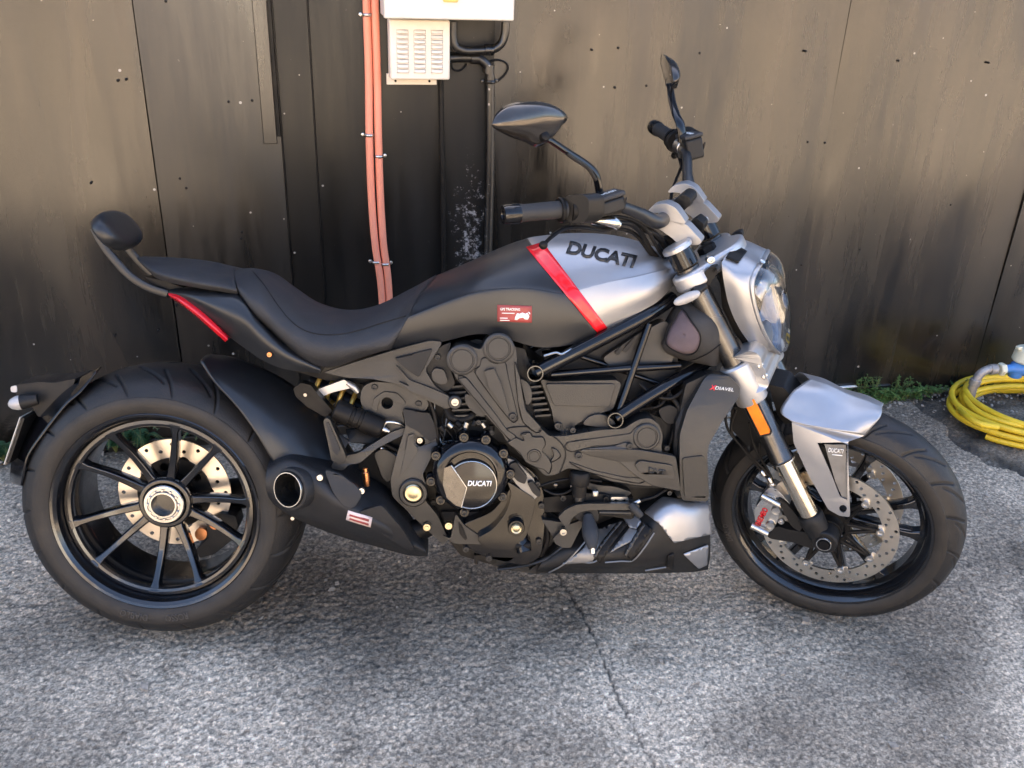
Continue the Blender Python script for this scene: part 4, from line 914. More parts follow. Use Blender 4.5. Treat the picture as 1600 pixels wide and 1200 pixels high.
# ---- engine and frame, from the back to the front
plate('engine_block', [(640, 640), (700, 560), (800, 540), (880, 600), (1040, 640), (1060, 700), (1050, 790), (900, 830), (860, 880), (800, 892), (720, 868), (690, 830), (660, 760)], .085, .19, dark, bike, bevel=.01)
plate('sump', [(690, 800), (860, 800), (905, 830), (880, 880), (840, 898), (770, 884), (740, 862), (700, 838)], .10, .2, blk, bike, bevel=.006)
plate('rear_cylinder', [(672, 600), (690, 545), (745, 530), (820, 545), (850, 640), (800, 690), (720, 690)], .105, .2, blk, bike, bevel=.012)
for i in range(9):
    c0, c1 = B(690 + i * 9, 676 + i * 1, .118), B(712 + i * 9, 690 - i * .4, .118)
plate('front_cylinder', [(900, 660), (1000, 640), (1050, 660), (1066, 712), (1045, 762), (900, 765)], .10, .2, blk, bike, bevel=.012)
plate('radiator', [(1072, 600), (1105, 585), (1135, 600), (1100, 690), (1095, 780), (1058, 778), (1052, 690)], .135, .27, blk, bike, bevel=.01)
plate('battery_box', [(868, 560), (1000, 505), (1060, 560), (1050, 600), (960, 650), (880, 640)], .075, .15, blk, bike, bevel=.01)
# chassis casting behind the shock
plate('chassis_plate', [(566, 604), (582, 596), (612, 598), (640, 606), (664, 617), (672, 632), (662, 645), (640, 640), (628, 642), (634, 668), (610, 676), (585, 668), (572, 650), (562, 625)], .112, .03, cast, bike, bevel=.004, holes=[circ_px(605, 630, 9)[::-1]], rc=8)
for p in ((585, 605, 5), (654, 631, 5)): bolt(p[0], p[1], .114, p[2], cast, bike)
plate('plate_rim', [(580, 640), (585, 622), (600, 612), (620, 614), (632, 626), (634, 632), (618, 628), (604, 619), (592, 628), (588, 645)], .117, .006, cast, bike, bevel=.002, rc=4)
plate('plate_backing', [(560, 600), (680, 610), (672, 700), (580, 700)], .075, .01, dark, bike)
plate('seat_pan', [(400, 500), (470, 545), (520, 560), (600, 530), (680, 500), (700, 540), (660, 600), (560, 600), (500, 592), (430, 570)], .06, .12, dark, bike)
# shock
c0, c1 = B(496, 600, .03), B(570, 640, .05); ax = (c1 - c0); Ls = np.linalg.norm(ax); ax /= Ls; e1 = np.cross(ax, (0, 1, 0)); e1 /= np.linalg.norm(e1); e2 = np.cross(ax, e1)
t = np.linspace(0, 1, 130); Pq = c0 + np.outer(t, ax) * Ls + .030 * (np.cos(t * 2 * PI * 4.2)[:, None] * e1 + np.sin(t * 2 * PI * 4.2)[:, None] * e2); V, F = tube_geo(Pq, .0058, 10); shk = mk('shock_absorber', V, F, gold, bike, label='gold shock spring')
lathe('damper', [(-.02, .016), (Ls * 1.1, .016)], c0, ax, dark, shk, n=20)
plate('silver_bracket', [(487, 613), (500, 607), (538, 593), (545, 598), (550, 606), (520, 613), (500, 621), (490, 619)], .085, .014, silver2, bike, bevel=.003, rc=3)
tube('silver_link', [(543, 598, .095), (553, 605, .095), (560, 613, .095)], [.006, .008, .006], silver2, bike, n=12)
a0, a1 = B(523, 639, .125), B(598, 670, .125); ax = a1 - a0; Ls = np.linalg.norm(ax); ax /= Ls
rs = lathe('shock_reservoir', [(0, .0005), (0, .021), (.003, .0245), (Ls * .33, .0245), (Ls * .34, .021), (Ls * .40, .021), (Ls * .41, .0235), (Ls * .50, .0235), (Ls * .51, .021), (Ls * .57, .021), (Ls * .58, .0245), (Ls * .96, .0245), (Ls, .021), (Ls, .0005)], a0, ax, dark, bike, n=32, sharp=30)
tube('hydraulic_hose', [(598, 667, .13), (604, 660, .13), (616, 660, .13), (628, 664, .12), (636, 672, .11)], .0035, steel, bike, n=10)
lathe('hose_fitting', [(-.004, .007), (.010, .007), (.010, .0045), (.016, .0045)], a1, ax, steel, bike, n=12)
# heel plate and pivot
plate('pivot_casting', [(629, 640, .125), (640, 640, .125), (671, 646, .118), (689, 683, .118), (676, 710, .128), (660, 742, .138), (668, 762, .14), (664, 782, .14), (684, 806, .138), (700, 842, .13), (694, 852, .13), (664, 825, .136), (634, 796, .14), (613, 776, .14), (610, 750, .138), (622, 705, .135), (634, 666, .13)], .13, .03, cast, bike, bevel=.005, rc=5, holes=[[(p[0], p[1], .125) for p in circ_px(657, 690, 7.5)[::-1]]])
plate('pivot_facet', [(629, 639, .128), (671, 645, .122), (688, 682, .122), (672, 690, .128), (650, 672, .131), (636, 666, .132)], .13, .006, blk, bike, bevel=.0025, rc=3)
plate('pivot_inset', [(638, 680, .1335), (648, 678, .1335), (646, 692, .1335), (654, 702, .134), (640, 726, .1385), (624, 745, .1405), (632, 712, .137)], .137, .003, cast, bike, bevel=.0012, rc=3)
lathe('pivot_ring', [(-.006, .033), (.006, .033), (.009, .030), (.009, .0235), (.004, .022), (.004, .0005)], B(646, 769, .14), AY, cast, bike, n=40)
lathe('pivot_cap', [(0, .0205), (.007, .0205), (.0095, .018), (.0085, .012), (.0095, .010), (.0095, .0005)], B(646, 769, .145), AY, brass, bike, n=40)
bolt(656, 688, .118, 5, zinc, bike)
# passenger peg and its bracket
pg = plate('passenger_peg', [(505, 658), (509, 653), (515, 655), (524, 676), (538, 706), (541, 718), (532, 726), (518, 720), (514, 700)], .165, .022, cast, bike, bevel=.004, rc=4)
plate('peg_rubber', [(509, 661), (513, 660), (532, 704), (527, 712), (520, 706)], .168, .005, grip, pg, bevel=.0015, rc=3)
plate('peg_bracket', [(520, 722, .155), (517, 732, .155), (536, 736, .152), (545, 726, .15), (562, 724, .145), (590, 700, .135), (622, 684, .125), (635, 677, .12), (632, 668, .12), (610, 676, .125), (572, 700, .138), (560, 708, .145), (540, 712, .15)], .14, .018, cast, bike, bevel=.004, rc=5)
plate('bracket_brace', [(521, 645, .10), (560, 668, .10), (600, 690, .10), (604, 697, .10), (580, 696, .105), (545, 690, .12), (538, 704, .13), (528, 676, .12)], .11, .012, blk, bike, bevel=.003, rc=3, holes=[[(540, 672, .105), (556, 692, .105), (549, 692, .105), (544, 684, .105)]])
tube('frame_rod', [(500, 642, .09), (590, 688, .09), (625, 706, .09)], .005, dark, bike, n=10)
tube('frame_rod', [(595, 700, .09), (622, 714, .09)], .006, steel, bike, n=10)
plate('link_cover', [(583, 708), (600, 700), (622, 714), (618, 740), (606, 756), (596, 745)], .10, .03, cast, bike, bevel=.006, rc=8)
plate('swingarm_front', [(560, 715), (600, 700), (640, 720), (640, 800), (600, 780), (560, 740)], .06, .10, dark, bike, bevel=.01)
lathe('banjo_fitting', [(-.02, .006), (-.008, .0085), (.012, .0085), (.014, .006), (.022, .006)], B(572, 746, .16), (-.1, 0, 1), copper, bike, n=14)
# subframe cover: long grey blade from under the seat to the engine
SB = [[(505, 578, .145), (505, 582, .150), (505, 585, .14)], [(560, 562, .148), (560, 575, .158), (560, 590, .145)], [(610, 550, .150), (612, 570, .162), (612, 596, .148)], [(650, 543, .148), (652, 575, .162), (655, 612, .150)], [(690, 540, .135), (692, 585, .155), (694, 620, .146)], [(712, 560, .130), (712, 600, .150), (708, 632, .142)]]
plate('side_blade', [(505, 582, .15), (560, 564, .153), (612, 548, .155), (672, 532, .15), (692, 534, .146), (676, 560, .15), (664, 578, .152), (680, 604, .152), (700, 618, .15), (708, 634, .148), (698, 640, .148), (660, 622, .15), (620, 600, .152), (580, 592, .152), (540, 590, .15)], .15, .012, cast, bike, bevel=.003, rc=6)
plate('blade_fold', [(616, 560, .162), (676, 545, .156), (664, 572, .158), (654, 590, .160), (632, 575, .162)], .16, .010, blk, bike, bevel=.003, rc=4)
plate('blade_rail', [(618, 570, .164), (640, 594, .162), (672, 606, .160), (700, 618, .158), (708, 628, .158), (700, 638, .158), (676, 624, .160), (640, 610, .162), (622, 596, .162), (640, 604, .1615), (630, 590, .1625)], .16, .010, cast, bike, bevel=.003, rc=4)
lathe('blade_boss', [(-.01, .015), (.006, .015), (.008, .013)], B(711, 628, .158), AY, cast, bike, n=24); bolt(711, 628, .166, 6.5, zinc, bike)
# belt covers
BC = [(700, 563), (703, 548), (713, 539), (728, 537), (742, 544), (752, 546), (757, 534), (768, 526), (782, 524), (796, 529), (806, 543), (808, 562), (806, 580), (814, 612), (824, 648), (848, 672), (858, 682), (885, 681), (937, 672), (975, 670), (990, 660), (1000, 655), (1016, 653), (1030, 663), (1036, 681), (1033, 700), (1040, 722), (1036, 745), (1019, 760), (996, 758), (955, 752), (920, 738), (888, 731), (868, 742), (852, 744), (836, 728), (815, 712), (792, 690), (784, 676), (762, 652), (730, 612), (712, 590)]
bc = plate('belt_cover', BC, .165, .06, cast, bike, bevel=.0095, rc=6, seg=4)
shadow_gap = plate('belt_cover_gap_shade', [(735 + (u - 735) * 1.0, v) for u, v in BC], .128, .03, dark, bike, bevel=0, rc=6)  # dark sheet added behind the cover as the shade of its gap
def cring(u, v, r, w_, m=cast, nm='cover_disc', par=None):
    c = B(u, v, w_); k = r / 745.; return lathe(nm, [(-.004, k), (.0035, k), (.0055, k * .92), (.0055, k * .80), (.003, k * .77), (.003, k * .70), (.0045, k * .66), (.0045, .0005)], c, AY, m, par or bike, n=44)
for p in ((722, 562, 25), (779, 544, 25), (1010, 682, 23), (834, 712, 12.5)): cring(*p, .166, par=bc)
def raised(name, px, w_=.168, th=.0045, rc=3, bv_=.0022, m=cast):
    w_ = .165 + (w_ - .165) * 1.9; th *= 1.8
    outline = crom(np.array([B(a, c, .1662) for a, c in px]), 3, True); V, F = tube_geo(np.concatenate([outline, outline[:1]]), .0013, 6); mk('groove_shade', V, F, dark, bc)  # dark cord round the outline draws the groove's shadow line
    return plate(name, px, w_, th, m, bc, bevel=bv_, rc=rc)
raised('cover_rib', [(742, 582), (750, 572), (753, 561), (760, 559), (766, 566), (776, 569), (789, 566), (794, 590), (808, 648), (806, 658), (798, 657), (770, 622)], .1665)
raised('cover_panel', [(757, 580), (772, 576), (783, 600), (796, 646), (790, 642), (764, 606)], .1725, .004, 2, .002)
for (a, b_) in (((764, 596), (773, 595)), ((778, 620), (786, 619))): tube('groove_shade', [(a[0], a[1], .1732), (b_[0], b_[1], .1732)], .0012, dark, bc, n=6)
bolt(801, 651, .172, 6, cast, bike)
raised('cover_rib', [(716, 592), (728, 590), (748, 614), (776, 650), (792, 672), (806, 682), (800, 690), (786, 676), (752, 634)], .1675)
raised('cover_rib', [(804, 566), (812, 590), (820, 640), (845, 668), (838, 676), (818, 660), (810, 630)], .1675)
# star plate between the two arms
raised('hub_plate', [(793, 692), (806, 684), (818, 690), (824, 680), (836, 684), (848, 683), (852, 694), (846, 705), (856, 715), (862, 726), (858, 740), (850, 733), (838, 730), (822, 722), (812, 706)], .1695, .004, 3, .0015)
cring(834.5, 712, 12, .171, par=bc)
raised('hub_tooth', [(814, 680), (818, 682), (820, 690), (832, 684), (828, 676), (816, 678)], .170)
raised('hub_tooth', [(862, 700), (870, 703), (876, 712), (870, 718), (860, 722), (866, 712)], .170)
tube('groove_shade', [(783, 674, .1675), (800, 668, .1675), (826, 667, .1675), (846, 674, .1675)], .0012, dark, bc, n=6)
tube('groove_shade', [(862, 680, .1675), (878, 694, .1675), (884, 710, .1675), (880, 726, .1675), (874, 740, .1675)], .0012, dark, bc, n=6)
# front arm panels
raised('cover_rib', [(886, 692), (940, 684), (985, 678), (994, 668), (1004, 664), (990, 684), (996, 700), (1010, 708), (986, 704), (978, 693), (930, 696), (892, 706)], .167)
raised('cover_rib', [(890, 722), (930, 736), (975, 746), (1006, 748), (1000, 755), (960, 748), (915, 736)], .167)
fcv = plate('water_pump_cover', [(905, 705, .170), (914, 701, .17), (960, 697, .172), (980, 690, .174), (986, 702, .176), (1000, 703, .178), (1056, 713, .182), (1064, 768, .176), (1020, 759, .178), (994, 744, .176), (968, 722, .172), (920, 712, .17)], .176, .02, cast, bike, bevel=.004, rc=5)
plate('cover_boss', [(992, 726, .1825), (1000, 720, .1835), (1052, 727, .187), (1056, 750, .186), (1014, 744, .185), (998, 738, .183)], .186, .006, cast, bike, bevel=.003, rc=7)
for p in ((904, 712, .17, 6), (984, 697, .179, 5), (871, 665, .155, 5), (895, 672, .155, 5)): bolt(*p, cast, bike)
for s_, w_, (a, b_) in (('DVT', .1875, ((1027, 737), (26, 4))),):
    V, F = text_px(s_, a, b_, (0, -9), offset=.01); mk('embossed_text', np.array([B(u, v, w_ + .0004) for u, v in V]), F, cast, bike, solid=.001)
plate('head_lobe', [(674, 582), (680, 575), (694, 578), (700, 596), (696, 600), (684, 600), (676, 594)], .15, .03, cast, bike, bevel=.005, rc=5)
plate('head_lobe', [(726, 614), (740, 620), (760, 644), (764, 650), (752, 652), (736, 642), (726, 628)], .15, .03, cast, bike, bevel=.005, rc=7)
plate('head_lobe', [(812, 590), (826, 598), (832, 614), (830, 630), (822, 634)], .15, .03, cast, bike, bevel=.005, rc=7)
plate('head_lobe', [(908, 664), (920, 650), (940, 646), (960, 656), (966, 672)], .14, .03, cast, bike, bevel=.006, rc=9)
plate('head_lobe', [(890, 742), (930, 758), (960, 760), (990, 770), (975, 778), (930, 770)], .145, .03, cast, bike, bevel=.006, rc=9)
tube('coolant_pipe', [(700, 640, .11), (706, 652, .12), (722, 656, .12), (738, 650, .12), (742, 640, .11)], .011, dark, bike, n=14)
plate('rear_head', [(664, 585), (672, 558), (690, 540), (706, 534), (698, 560), (712, 600), (700, 612), (680, 610)], .135, .05, blk, bike, bevel=.005, rc=6); bolt(684, 558, .14, 4.5, cast, bike)
# clutch cover
ccv = lathe('clutch_cover', [(-.06, .086), (.0, .085), (.010, .0825), (.018, .077), (.0225, .069), (.0235, .060), (.021, .0575), (.019, .0565), (.019, .0005)], B(735, 741, .165), AY, gloss, bike, n=96, sharp=40)
cc2 = B(737, 757, .190); lathe('clutch_badge', [(-.006, .0555), (.002, .0555), (.004, .054), (.0045, .051), (.0045, .0005)], cc2, AY, gloss, ccv, n=64)
lathe('badge_ring', [(.002, .0562), (.0052, .0556), (.0056, .0545), (.0048, .0536), (.002, .053)], cc2, AY, steel, ccv, n=72, closed=True)
plate('badge_facet', [(694, 731, .1965), (706, 727, .1965), (729, 762, .1965), (722, 793, .1965), (712, 790, .1965), (698, 778, .1965), (692, 758, .1965)], .1965, .002, tubem, ccv, bevel=.0008, rc=1)
tube('badge_edge', [(705, 727, .1972), (729, 762, .1985), (721, 793, .1972)], .0012, steel, ccv, n=6, k=0)
V, F = text_px('DUCATI', (749.5, 755.5), (38, .5), (0, -8.5), offset=.03, shear=.2); mk('clutch_logo', np.array([B(u, v, .1962) for u, v in V]), F, white, ccv, solid=.0008)
for a in (100, 68, 35, 2, -35, 150, 190, 222, 262):
    c = B(735, 741, .17); q = c + .0885 * np.array([math.cos(R(a)), 0, math.sin(R(a))])
    lathe('cover_boss', [(-.03, .012), (.006, .0115), (.008, .010)], q, AY, gloss, ccv, n=18); lathe('bolt', [(-.004, .0065), (.003, .0065), (.004, .0055), (.004, .0035), (.001, .003), (.001, .0004)], q + np.array([0, -.008, 0]), AY, cast, ccv, n=16)
# crankcase
plate('crankcase', [(782, 702), (806, 720), (838, 740), (850, 770), (852, 820), (846, 870), (820, 885), (760, 872), (712, 846), (720, 820), (770, 800), (800, 760)], .135, .06, gloss, bike, bevel=.012, rc=12, seg=4)
plate('crank_side', [(790, 750), (812, 764), (838, 780), (834, 800), (822, 842), (798, 862), (760, 858), (742, 842), (770, 828), (792, 800), (800, 770)], .155, .03, gloss, bike, bevel=.012, rc=12, seg=4)
plate('engine_plate', [(793, 716, .15), (806, 720, .15), (834, 748, .15), (842, 774, .15), (832, 783, .15), (806, 756, .15), (795, 740, .15)], .158, .02, midgrey, bike, bevel=.002, rc=2)
plate('sensor', [(796, 726), (806, 722), (824, 746), (820, 757), (808, 752), (796, 736)], .165, .02, blk, bike, bevel=.003); plate('sensor', [(824, 755), (832, 752), (846, 770), (842, 778), (832, 770)], .165, .02, blk, bike, bevel=.003)
plate('lower_casting', [(690, 836, .14), (704, 842, .14), (712, 802, .14), (726, 822, .14), (750, 838, .14), (770, 832, .14), (790, 836, .14), (789, 852, .14), (738, 850, .14), (710, 850, .14)], .142, .03, cast, bike, bevel=.004, rc=5)
plate('casting_slot', [(716, 816, .1435), (722, 822, .1435), (730, 842, .1435), (727, 845, .1435), (718, 834, .1435)], .143, .003, dark, bike, bevel=.001, rc=2)
plate('drain_block', [(788, 838), (800, 834), (806, 848), (832, 842), (832, 856), (818, 860), (808, 870), (790, 856)], .13, .05, dark, bike, bevel=.004)
lathe('filler_ring', [(-.03, .019), (.004, .019), (.006, .0175), (.006, .014)], B(806.5, 824, .172), AY, gloss, bike, n=32)
lathe('filler_cap', [(0, .0128), (.007, .0128), (.009, .0115), (.008, .0085), (.009, .007), (.009, .0005)], B(806.5, 824, .174), AY, brass, bike, n=28)
lathe('oil_filter', [(-.022, .018), (.02, .018), (.022, .016), (.022, .001)], B(816, 848, .14), (.25, -.35, -.9), gloss, bike, n=28)
lathe('kick_lug', [(-.02, .01), (.012, .01), (.014, .008), (.014, .0005)], B(820, 852, .15), (1, -.1, .1), dark, bike, n=18)
for p in ((667, 823, .145), (701, 821, .145)): lathe('brass_bolt', [(-.005, .0095), (.003, .0095), (.005, .008), (.005, .0045), (.008, .004), (.008, .0005)], B(*p), AY, brass, bike, n=20)
plate('stand_lug', [(741, 868), (775, 866), (776, 880), (768, 882), (766, 874), (748, 874), (747, 882), (741, 881)], .11, .02, dark, bike, bevel=.001, rc=1)
for p in ((677, 785, 4.5), (697, 736, 4), (690, 700, 5), (678, 718, 4)): bolt(p[0], p[1], .12, p[2], dark, bike)
# wires between frame and engine
rg = random.Random(5)
for i in range(10):
    u0 = 660 + i * 6; tube('wire', [(u0, 604, .09), (u0 + rg.uniform(-4, 8), 640, .1), (u0 + rg.uniform(0, 10), 660, .11), (u0 + rg.uniform(-5, 25), 690 + rg.uniform(-8, 10), .115)], .0022, dark if i % 3 else zinc, bike, n=6)
for i in range(7):
    c = B(690 + i * 13, 664 + rg.uniform(-3, 6), .135); lathe('hose_clamp', [(-.006, .007), (.006, .007)], c, (rg.uniform(-1, 1), 0, .6), zinc if i % 2 else dark, bike, n=10)
# trellis frame
def ftube(pts, r): 
    for sg in (1, -1):
        P = np.array([B(*p) for p in pts]); P[:, 1] *= sg; P = crom(P, 5) if len(P) > 2 else P; V, F = tube_geo(P, r, 18); mk('frame_tube', V, F, gloss, bike)
ftube([(838, 582, .14), (900, 550, .138), (960, 519, .125), (1010, 492, .10), (1052, 466, .06)], .0165)
ftube([(861, 585, .12), (985, 575, .115)], .0085); ftube([(985, 576, .115), (1062, 571, .09)], .0085)
ftube([(962, 654, .14), (1010, 622, .13), (1060, 592, .10), (1105, 566, .05)], .015)
ftube([(968, 640, .13), (990, 575, .118), (1014, 506, .105)], .0085)
ftube([(905, 556, .10), (960, 575, .09), (1030, 600, .08)], .006)
for p, r in (((836, 583, .157), .0185), ((961, 656, .157), .0185)):
    lathe('frame_node', [(-.07, .8 * r), (-.01, .8 * r), (0, r), (.004, r), (.006, r * .95), (.006, r * .84), (.003, r * .80), (-.062, r * .78), (-.062, .0005)], B(*p), AY, gloss, bike, n=36, sharp=25)
    lathe('node_edge', [(.0048, r * .97), (.0064, r * .95), (.0064, r * .91), (.0048, r * .89)], B(*p), AY, tubem, bike, n=36, closed=True)
# covers inside the trellis
pc = plate('electronics_cover', [(844, 592, .13), (860, 596, .132), (964, 594, .132), (971, 600, .132), (958, 640, .13), (930, 648, .13), (902, 662, .13), (885, 676, .13), (868, 672, .13), (862, 640, .13)], .132, .05, cast, bike, bevel=.005, rc=6)
plate('cover_facet', [(852, 600, .137), (962, 600, .137), (952, 636, .136), (866, 634, .136)], .137, .008, cast, pc, bevel=.004, rc=5)
bolt(873, 666, .133, 6.5, cast, bike)
plate('airbox', [(940, 560, .10), (1000, 520, .10), (1040, 500, .095), (1060, 520, .09), (1050, 570, .09), (960, 580, .1)], .1, .05, cast, bike, bevel=.008, rc=8)
plate('airbox_rib', [(960, 552, .105), (975, 536, .105), (979, 538, .105), (966, 556, .105)], .104, .006, blk, bike, bevel=.002); plate('airbox_rib', [(972, 548, .105), (990, 528, .105), (994, 530, .105), (978, 552, .105)], .104, .006, blk, bike, bevel=.002)
for i in range(9):
    u0 = 1000 + rg.uniform(0, 40); v0 = 600 + rg.uniform(0, 20); tube('wire', [(u0, v0, .09), (u0 + rg.uniform(-15, 10), v0 + 18, .1), (u0 + rg.uniform(-20, 16), v0 + 40, .09), (u0 + rg.uniform(-10, 16), v0 + 62, .08)], .0025, dark, bike, n=6)
tube('throttle_cable', [(1000, 640, .11), (1030, 634, .12), (1046, 612, .11), (1052, 590, .10)], .003, dark, bike, n=8)
tube('airbox_clip', [(893, 545, .145), (878, 553, .15), (868, 551, .15), (850, 556, .148)], .0028, steel, bike, n=8)
# radiator shroud
sk = []
SHR = plate('radiator_shroud', [(1110, 583, .135), (1141, 588, .15), (1157, 605, .152), (1155, 620, .155), (1129, 658, .165), (1108, 694, .170), (1105, 712, .172), (1108, 776, .165), (1104, 784, .165), (1066, 782, .165), (1063, 770, .168), (1062, 722, .175), (1062, 680, .172), (1074, 640, .166), (1100, 592, .145)], .16, .04, cast, bike, bevel=.006, rc=6, seg=3, keep=sk)
plate('shroud_step', [(1066, 716, .178), (1100, 712, .178), (1103, 724, .176), (1105, 774, .170), (1100, 780, .170), (1070, 778, .170)], .175, .008, cast, SHR, bevel=.005, rc=5)
plate('shroud_back', [(1098, 588, .12), (1112, 584, .125), (1078, 640, .15), (1064, 684, .155), (1062, 776, .155), (1056, 774, .145), (1052, 700, .145), (1056, 660, .14), (1074, 620, .13)], .15, .05, blk, bike, bevel=.006)
V, F = text_px('DIAVEL', (1132, 607.5), (29, 3.4), (1, -5), offset=.0, shear=.15); onto(V, F, sk[0], .0006, white, 'model_text', SHR, thick=.0003)
V, F = text_px('X', (1114, 605.5), (11, 1.2), (1, -8), offset=.04, shear=.3); onto(V, F, sk[0], .0008, red, 'model_text', SHR, thick=.0003)
# belly pan
BP = [[(852, 862, .10), (848, 876, .13), (840, 890, .13), (838, 896, .10)], [(880, 838, .11), (890, 860, .15), (888, 886, .15), (886, 896, .12)], [(930, 830, .12), (935, 862, .165), (935, 886, .16), (935, 896, .12)], [(985, 806, .12), (992, 850, .17), (994, 880, .165), (994, 896, .12)],
      [(1035, 778, .12), (1045, 800, .165), (1048, 866, .165), (1050, 895, .12)], [(1075, 780, .11), (1080, 800, .15), (1082, 862, .15), (1082, 894, .11)], [(1106, 782, .08), (1108, 800, .115), (1110, 862, .115), (1106, 890, .085)]]
bk = []; bp = patch('belly_pan', BP, blk, bike, nu=7, nv=7, back=0, sharp=30); Cm = ctrl(BP, B); sfb = grid_mesh(refine(Cm, 7, 7))
Gm = refine(Cm, 5, 5); Gm[..., 1] *= -1; mk('belly_pan', *grid_mesh(Gm), blk, bike, solid=.004)
def skin(name, px, m, lift=.0045, th=.003, n=14, par=None):
    """panel that follows the belly pan: fill the outline with a fine grid of points"""
    L0 = rounded(np.array([(a, b_, 0.) for a, b_ in px]), 2)[:, :2]
    D = []; 
    for i in range(len(L0)):
        a, b_ = L0[i], L0[(i + 1) % len(L0)]; k_ = max(1, int(np.linalg.norm(b_ - a) / 5))
        D += [tuple(a + (b_ - a) * j_ / k_) for j_ in range(k_)]
    loop = np.array(D); bm = bmesh.new(); vs = [bm.verts.new((p[0], p[1], 0)) for p in loop]; f = bm.faces.new(vs); bmesh.ops.triangulate(bm, faces=[f])
    u0, u1, v0, v1 = loop[:, 0].min(), loop[:, 0].max(), loop[:, 1].min(), loop[:, 1].max()
    for u in np.arange(u0 + 4, u1, 6): bmesh.ops.bisect_plane(bm, geom=bm.verts[:] + bm.edges[:] + bm.faces[:], plane_co=(u, 0, 0), plane_no=(1, 0, 0))
    for v in np.arange(v0 + 4, v1, 6): bmesh.ops.bisect_plane(bm, geom=bm.verts[:] + bm.edges[:] + bm.faces[:], plane_co=(0, v, 0), plane_no=(0, 1, 0))
    bmesh.ops.triangulate(bm, faces=bm.faces[:]); bm.verts.index_update(); P = [(v.co.x, v.co.y) for v in bm.verts]; F = [tuple(v.index for v in f.verts) for f in bm.faces]; bm.free()
    return onto(P, F, sfb, lift, m, name, par or bike, thick=th)
skin('pan_silver', [(1008, 802), (1022, 790), (1036, 779), (1062, 783), (1104, 785), (1107, 800), (1109, 834), (1080, 840), (1052, 847), (1040, 832), (1030, 818)], silver)
skin('pan_silver', [(1066, 864), (1088, 856), (1104, 850), (1103, 880), (1090, 886)], silver, .0045)
skin('pan_silver', [(974, 811), (998, 806), (1004, 818), (996, 828), (985, 826)], silver, .0065)
skin('pan_grey', [(985, 826), (996, 828), (1006, 838), (976, 852), (952, 864), (958, 858)], midgrey, .0055)
skin('pan_grey', [(912, 858), (932, 826), (966, 818), (946, 845), (930, 868), (926, 876), (905, 878), (880, 880)], midgrey, .0045)
for (a, b_) in (((976, 818), (932, 872)), ((1014, 822), (980, 868))):
    a, b_ = np.array(a), np.array(b_); d = (b_ - a) / np.linalg.norm(b_ - a); nn = np.array([-d[1], d[0]]) * 7
    skin('pan_vent', [tuple(a + nn), tuple(b_ + nn), tuple(b_ - nn), tuple(a - nn)], dark, .009, .006)
    skin('pan_vent', [tuple(a + nn * 1.25 + (5, 6)), tuple(b_ + nn * 1.25 + (5, 4)), tuple(b_ + nn * .9), tuple(a + nn * .9)], cast, .0105, .006)
for pts in ([(880, 892), (908, 866), (936, 868), (922, 878), (890, 890)], ):
    pass
def edge(pts, r=.0016, m=midgrey, w_=None):
    bv2 = BVHTree.FromPolygons([tuple(map(float, v)) for v in sfb[0]], [tuple(map(int, f)) for f in sfb[1]]); Q = [hit(u, v, bv2, .004) for u, v in crom(np.array(pts, float), 6)]; Q = np.array([q for q in Q if q is not None])
    if len(Q) > 2: V, F = tube_geo(Q, r, 6); mk('pan_edge', V, F, m, bike)
edge([(858, 892), (880, 881), (905, 858), (930, 830)], .002); edge([(880, 879), (905, 877), (930, 876), (950, 856), (984, 812)], .002); edge([(945, 877), (970, 875), (988, 874), (1004, 858), (1022, 832)], .002); edge([(1008, 889), (1026, 886), (1045, 883)], .0022)
skin('pan_intake', [(1042, 868), (1052, 862), (1052, 888), (1040, 886)], dark, .004, .004)
tube('pan_tail', [(778, 889, .11), (800, 886, .115), (830, 880, .12), (858, 870, .125), (880, 852, .13)], [.005, .008, .009, .010, .009], cast, bike, n=12, sq=.6)
plate('pan_rear', [(826, 892), (852, 872), (884, 842), (900, 846), (905, 862), (880, 890), (850, 896)], .115, .10, blk, bike, bevel=.004)
# brake reservoir, pedal, footpeg
plate('rearset_plate', [(846, 812), (885, 816), (900, 830), (882, 846), (866, 842)], .15, .02, cast, bike, bevel=.003); 
plate('rearset_bracket', [(864, 842), (884, 822), (910, 812), (920, 806), (905, 830), (892, 856), (880, 856), (868, 850)], .165, .012, cast, bike, bevel=.002); bolt(880, 831, .168, 6, zinc, bike)
plate('motor_mount', [(848, 778), (906, 772), (990, 776), (990, 812), (900, 800), (850, 800)], .135, .08, dark, bike, bevel=.004)
rv = lathe('fluid_reservoir', [(-.045, .016), (-.02, .017), (-.018, .0215), (-.012, .023), (.008, .023), (.012, .021), (.012, .0005)], B(906, 745, .165), (0, 0, 1), dark, bike, n=32)
lathe('reservoir_cup', [(-.045, .012), (-.02, .0155)], B(906, 752, .165), (0, 0, 1), tubem, rv, n=24)
bolt(930, 768, .165, 6, zinc, bike, axis=(0, 0, 1)); plate('linkage_plate', [(954, 777), (982, 777), (982, 786), (956, 786)], .165, .01, steel, bike, bevel=.001, holes=[circ_px(962, 783, 3, 10)[::-1], circ_px(976, 783, 3, 10)[::-1]]); bolt(947, 780, .165, 5, dark, bike)
plate('linkage_bar', [(900, 770), (946, 772), (960, 777), (990, 780), (990, 792), (900, 792)], .155, .01, blk, bike, bevel=.002)
ped = plate('brake_pedal', [(877, 816), (872, 808), (884, 796), (900, 789), (920, 787), (992, 787), (1000, 790), (998, 795), (990, 797), (920, 797), (904, 801), (892, 812), (890, 822), (884, 824)], .185, .012, cast, bike, bevel=.003, rc=5)
tube('pedal_tip', [(985, 788, .20), (992, 796, .205), (1001, 806, .205)], [.008, .0095, .008], grip, ped, n=14)
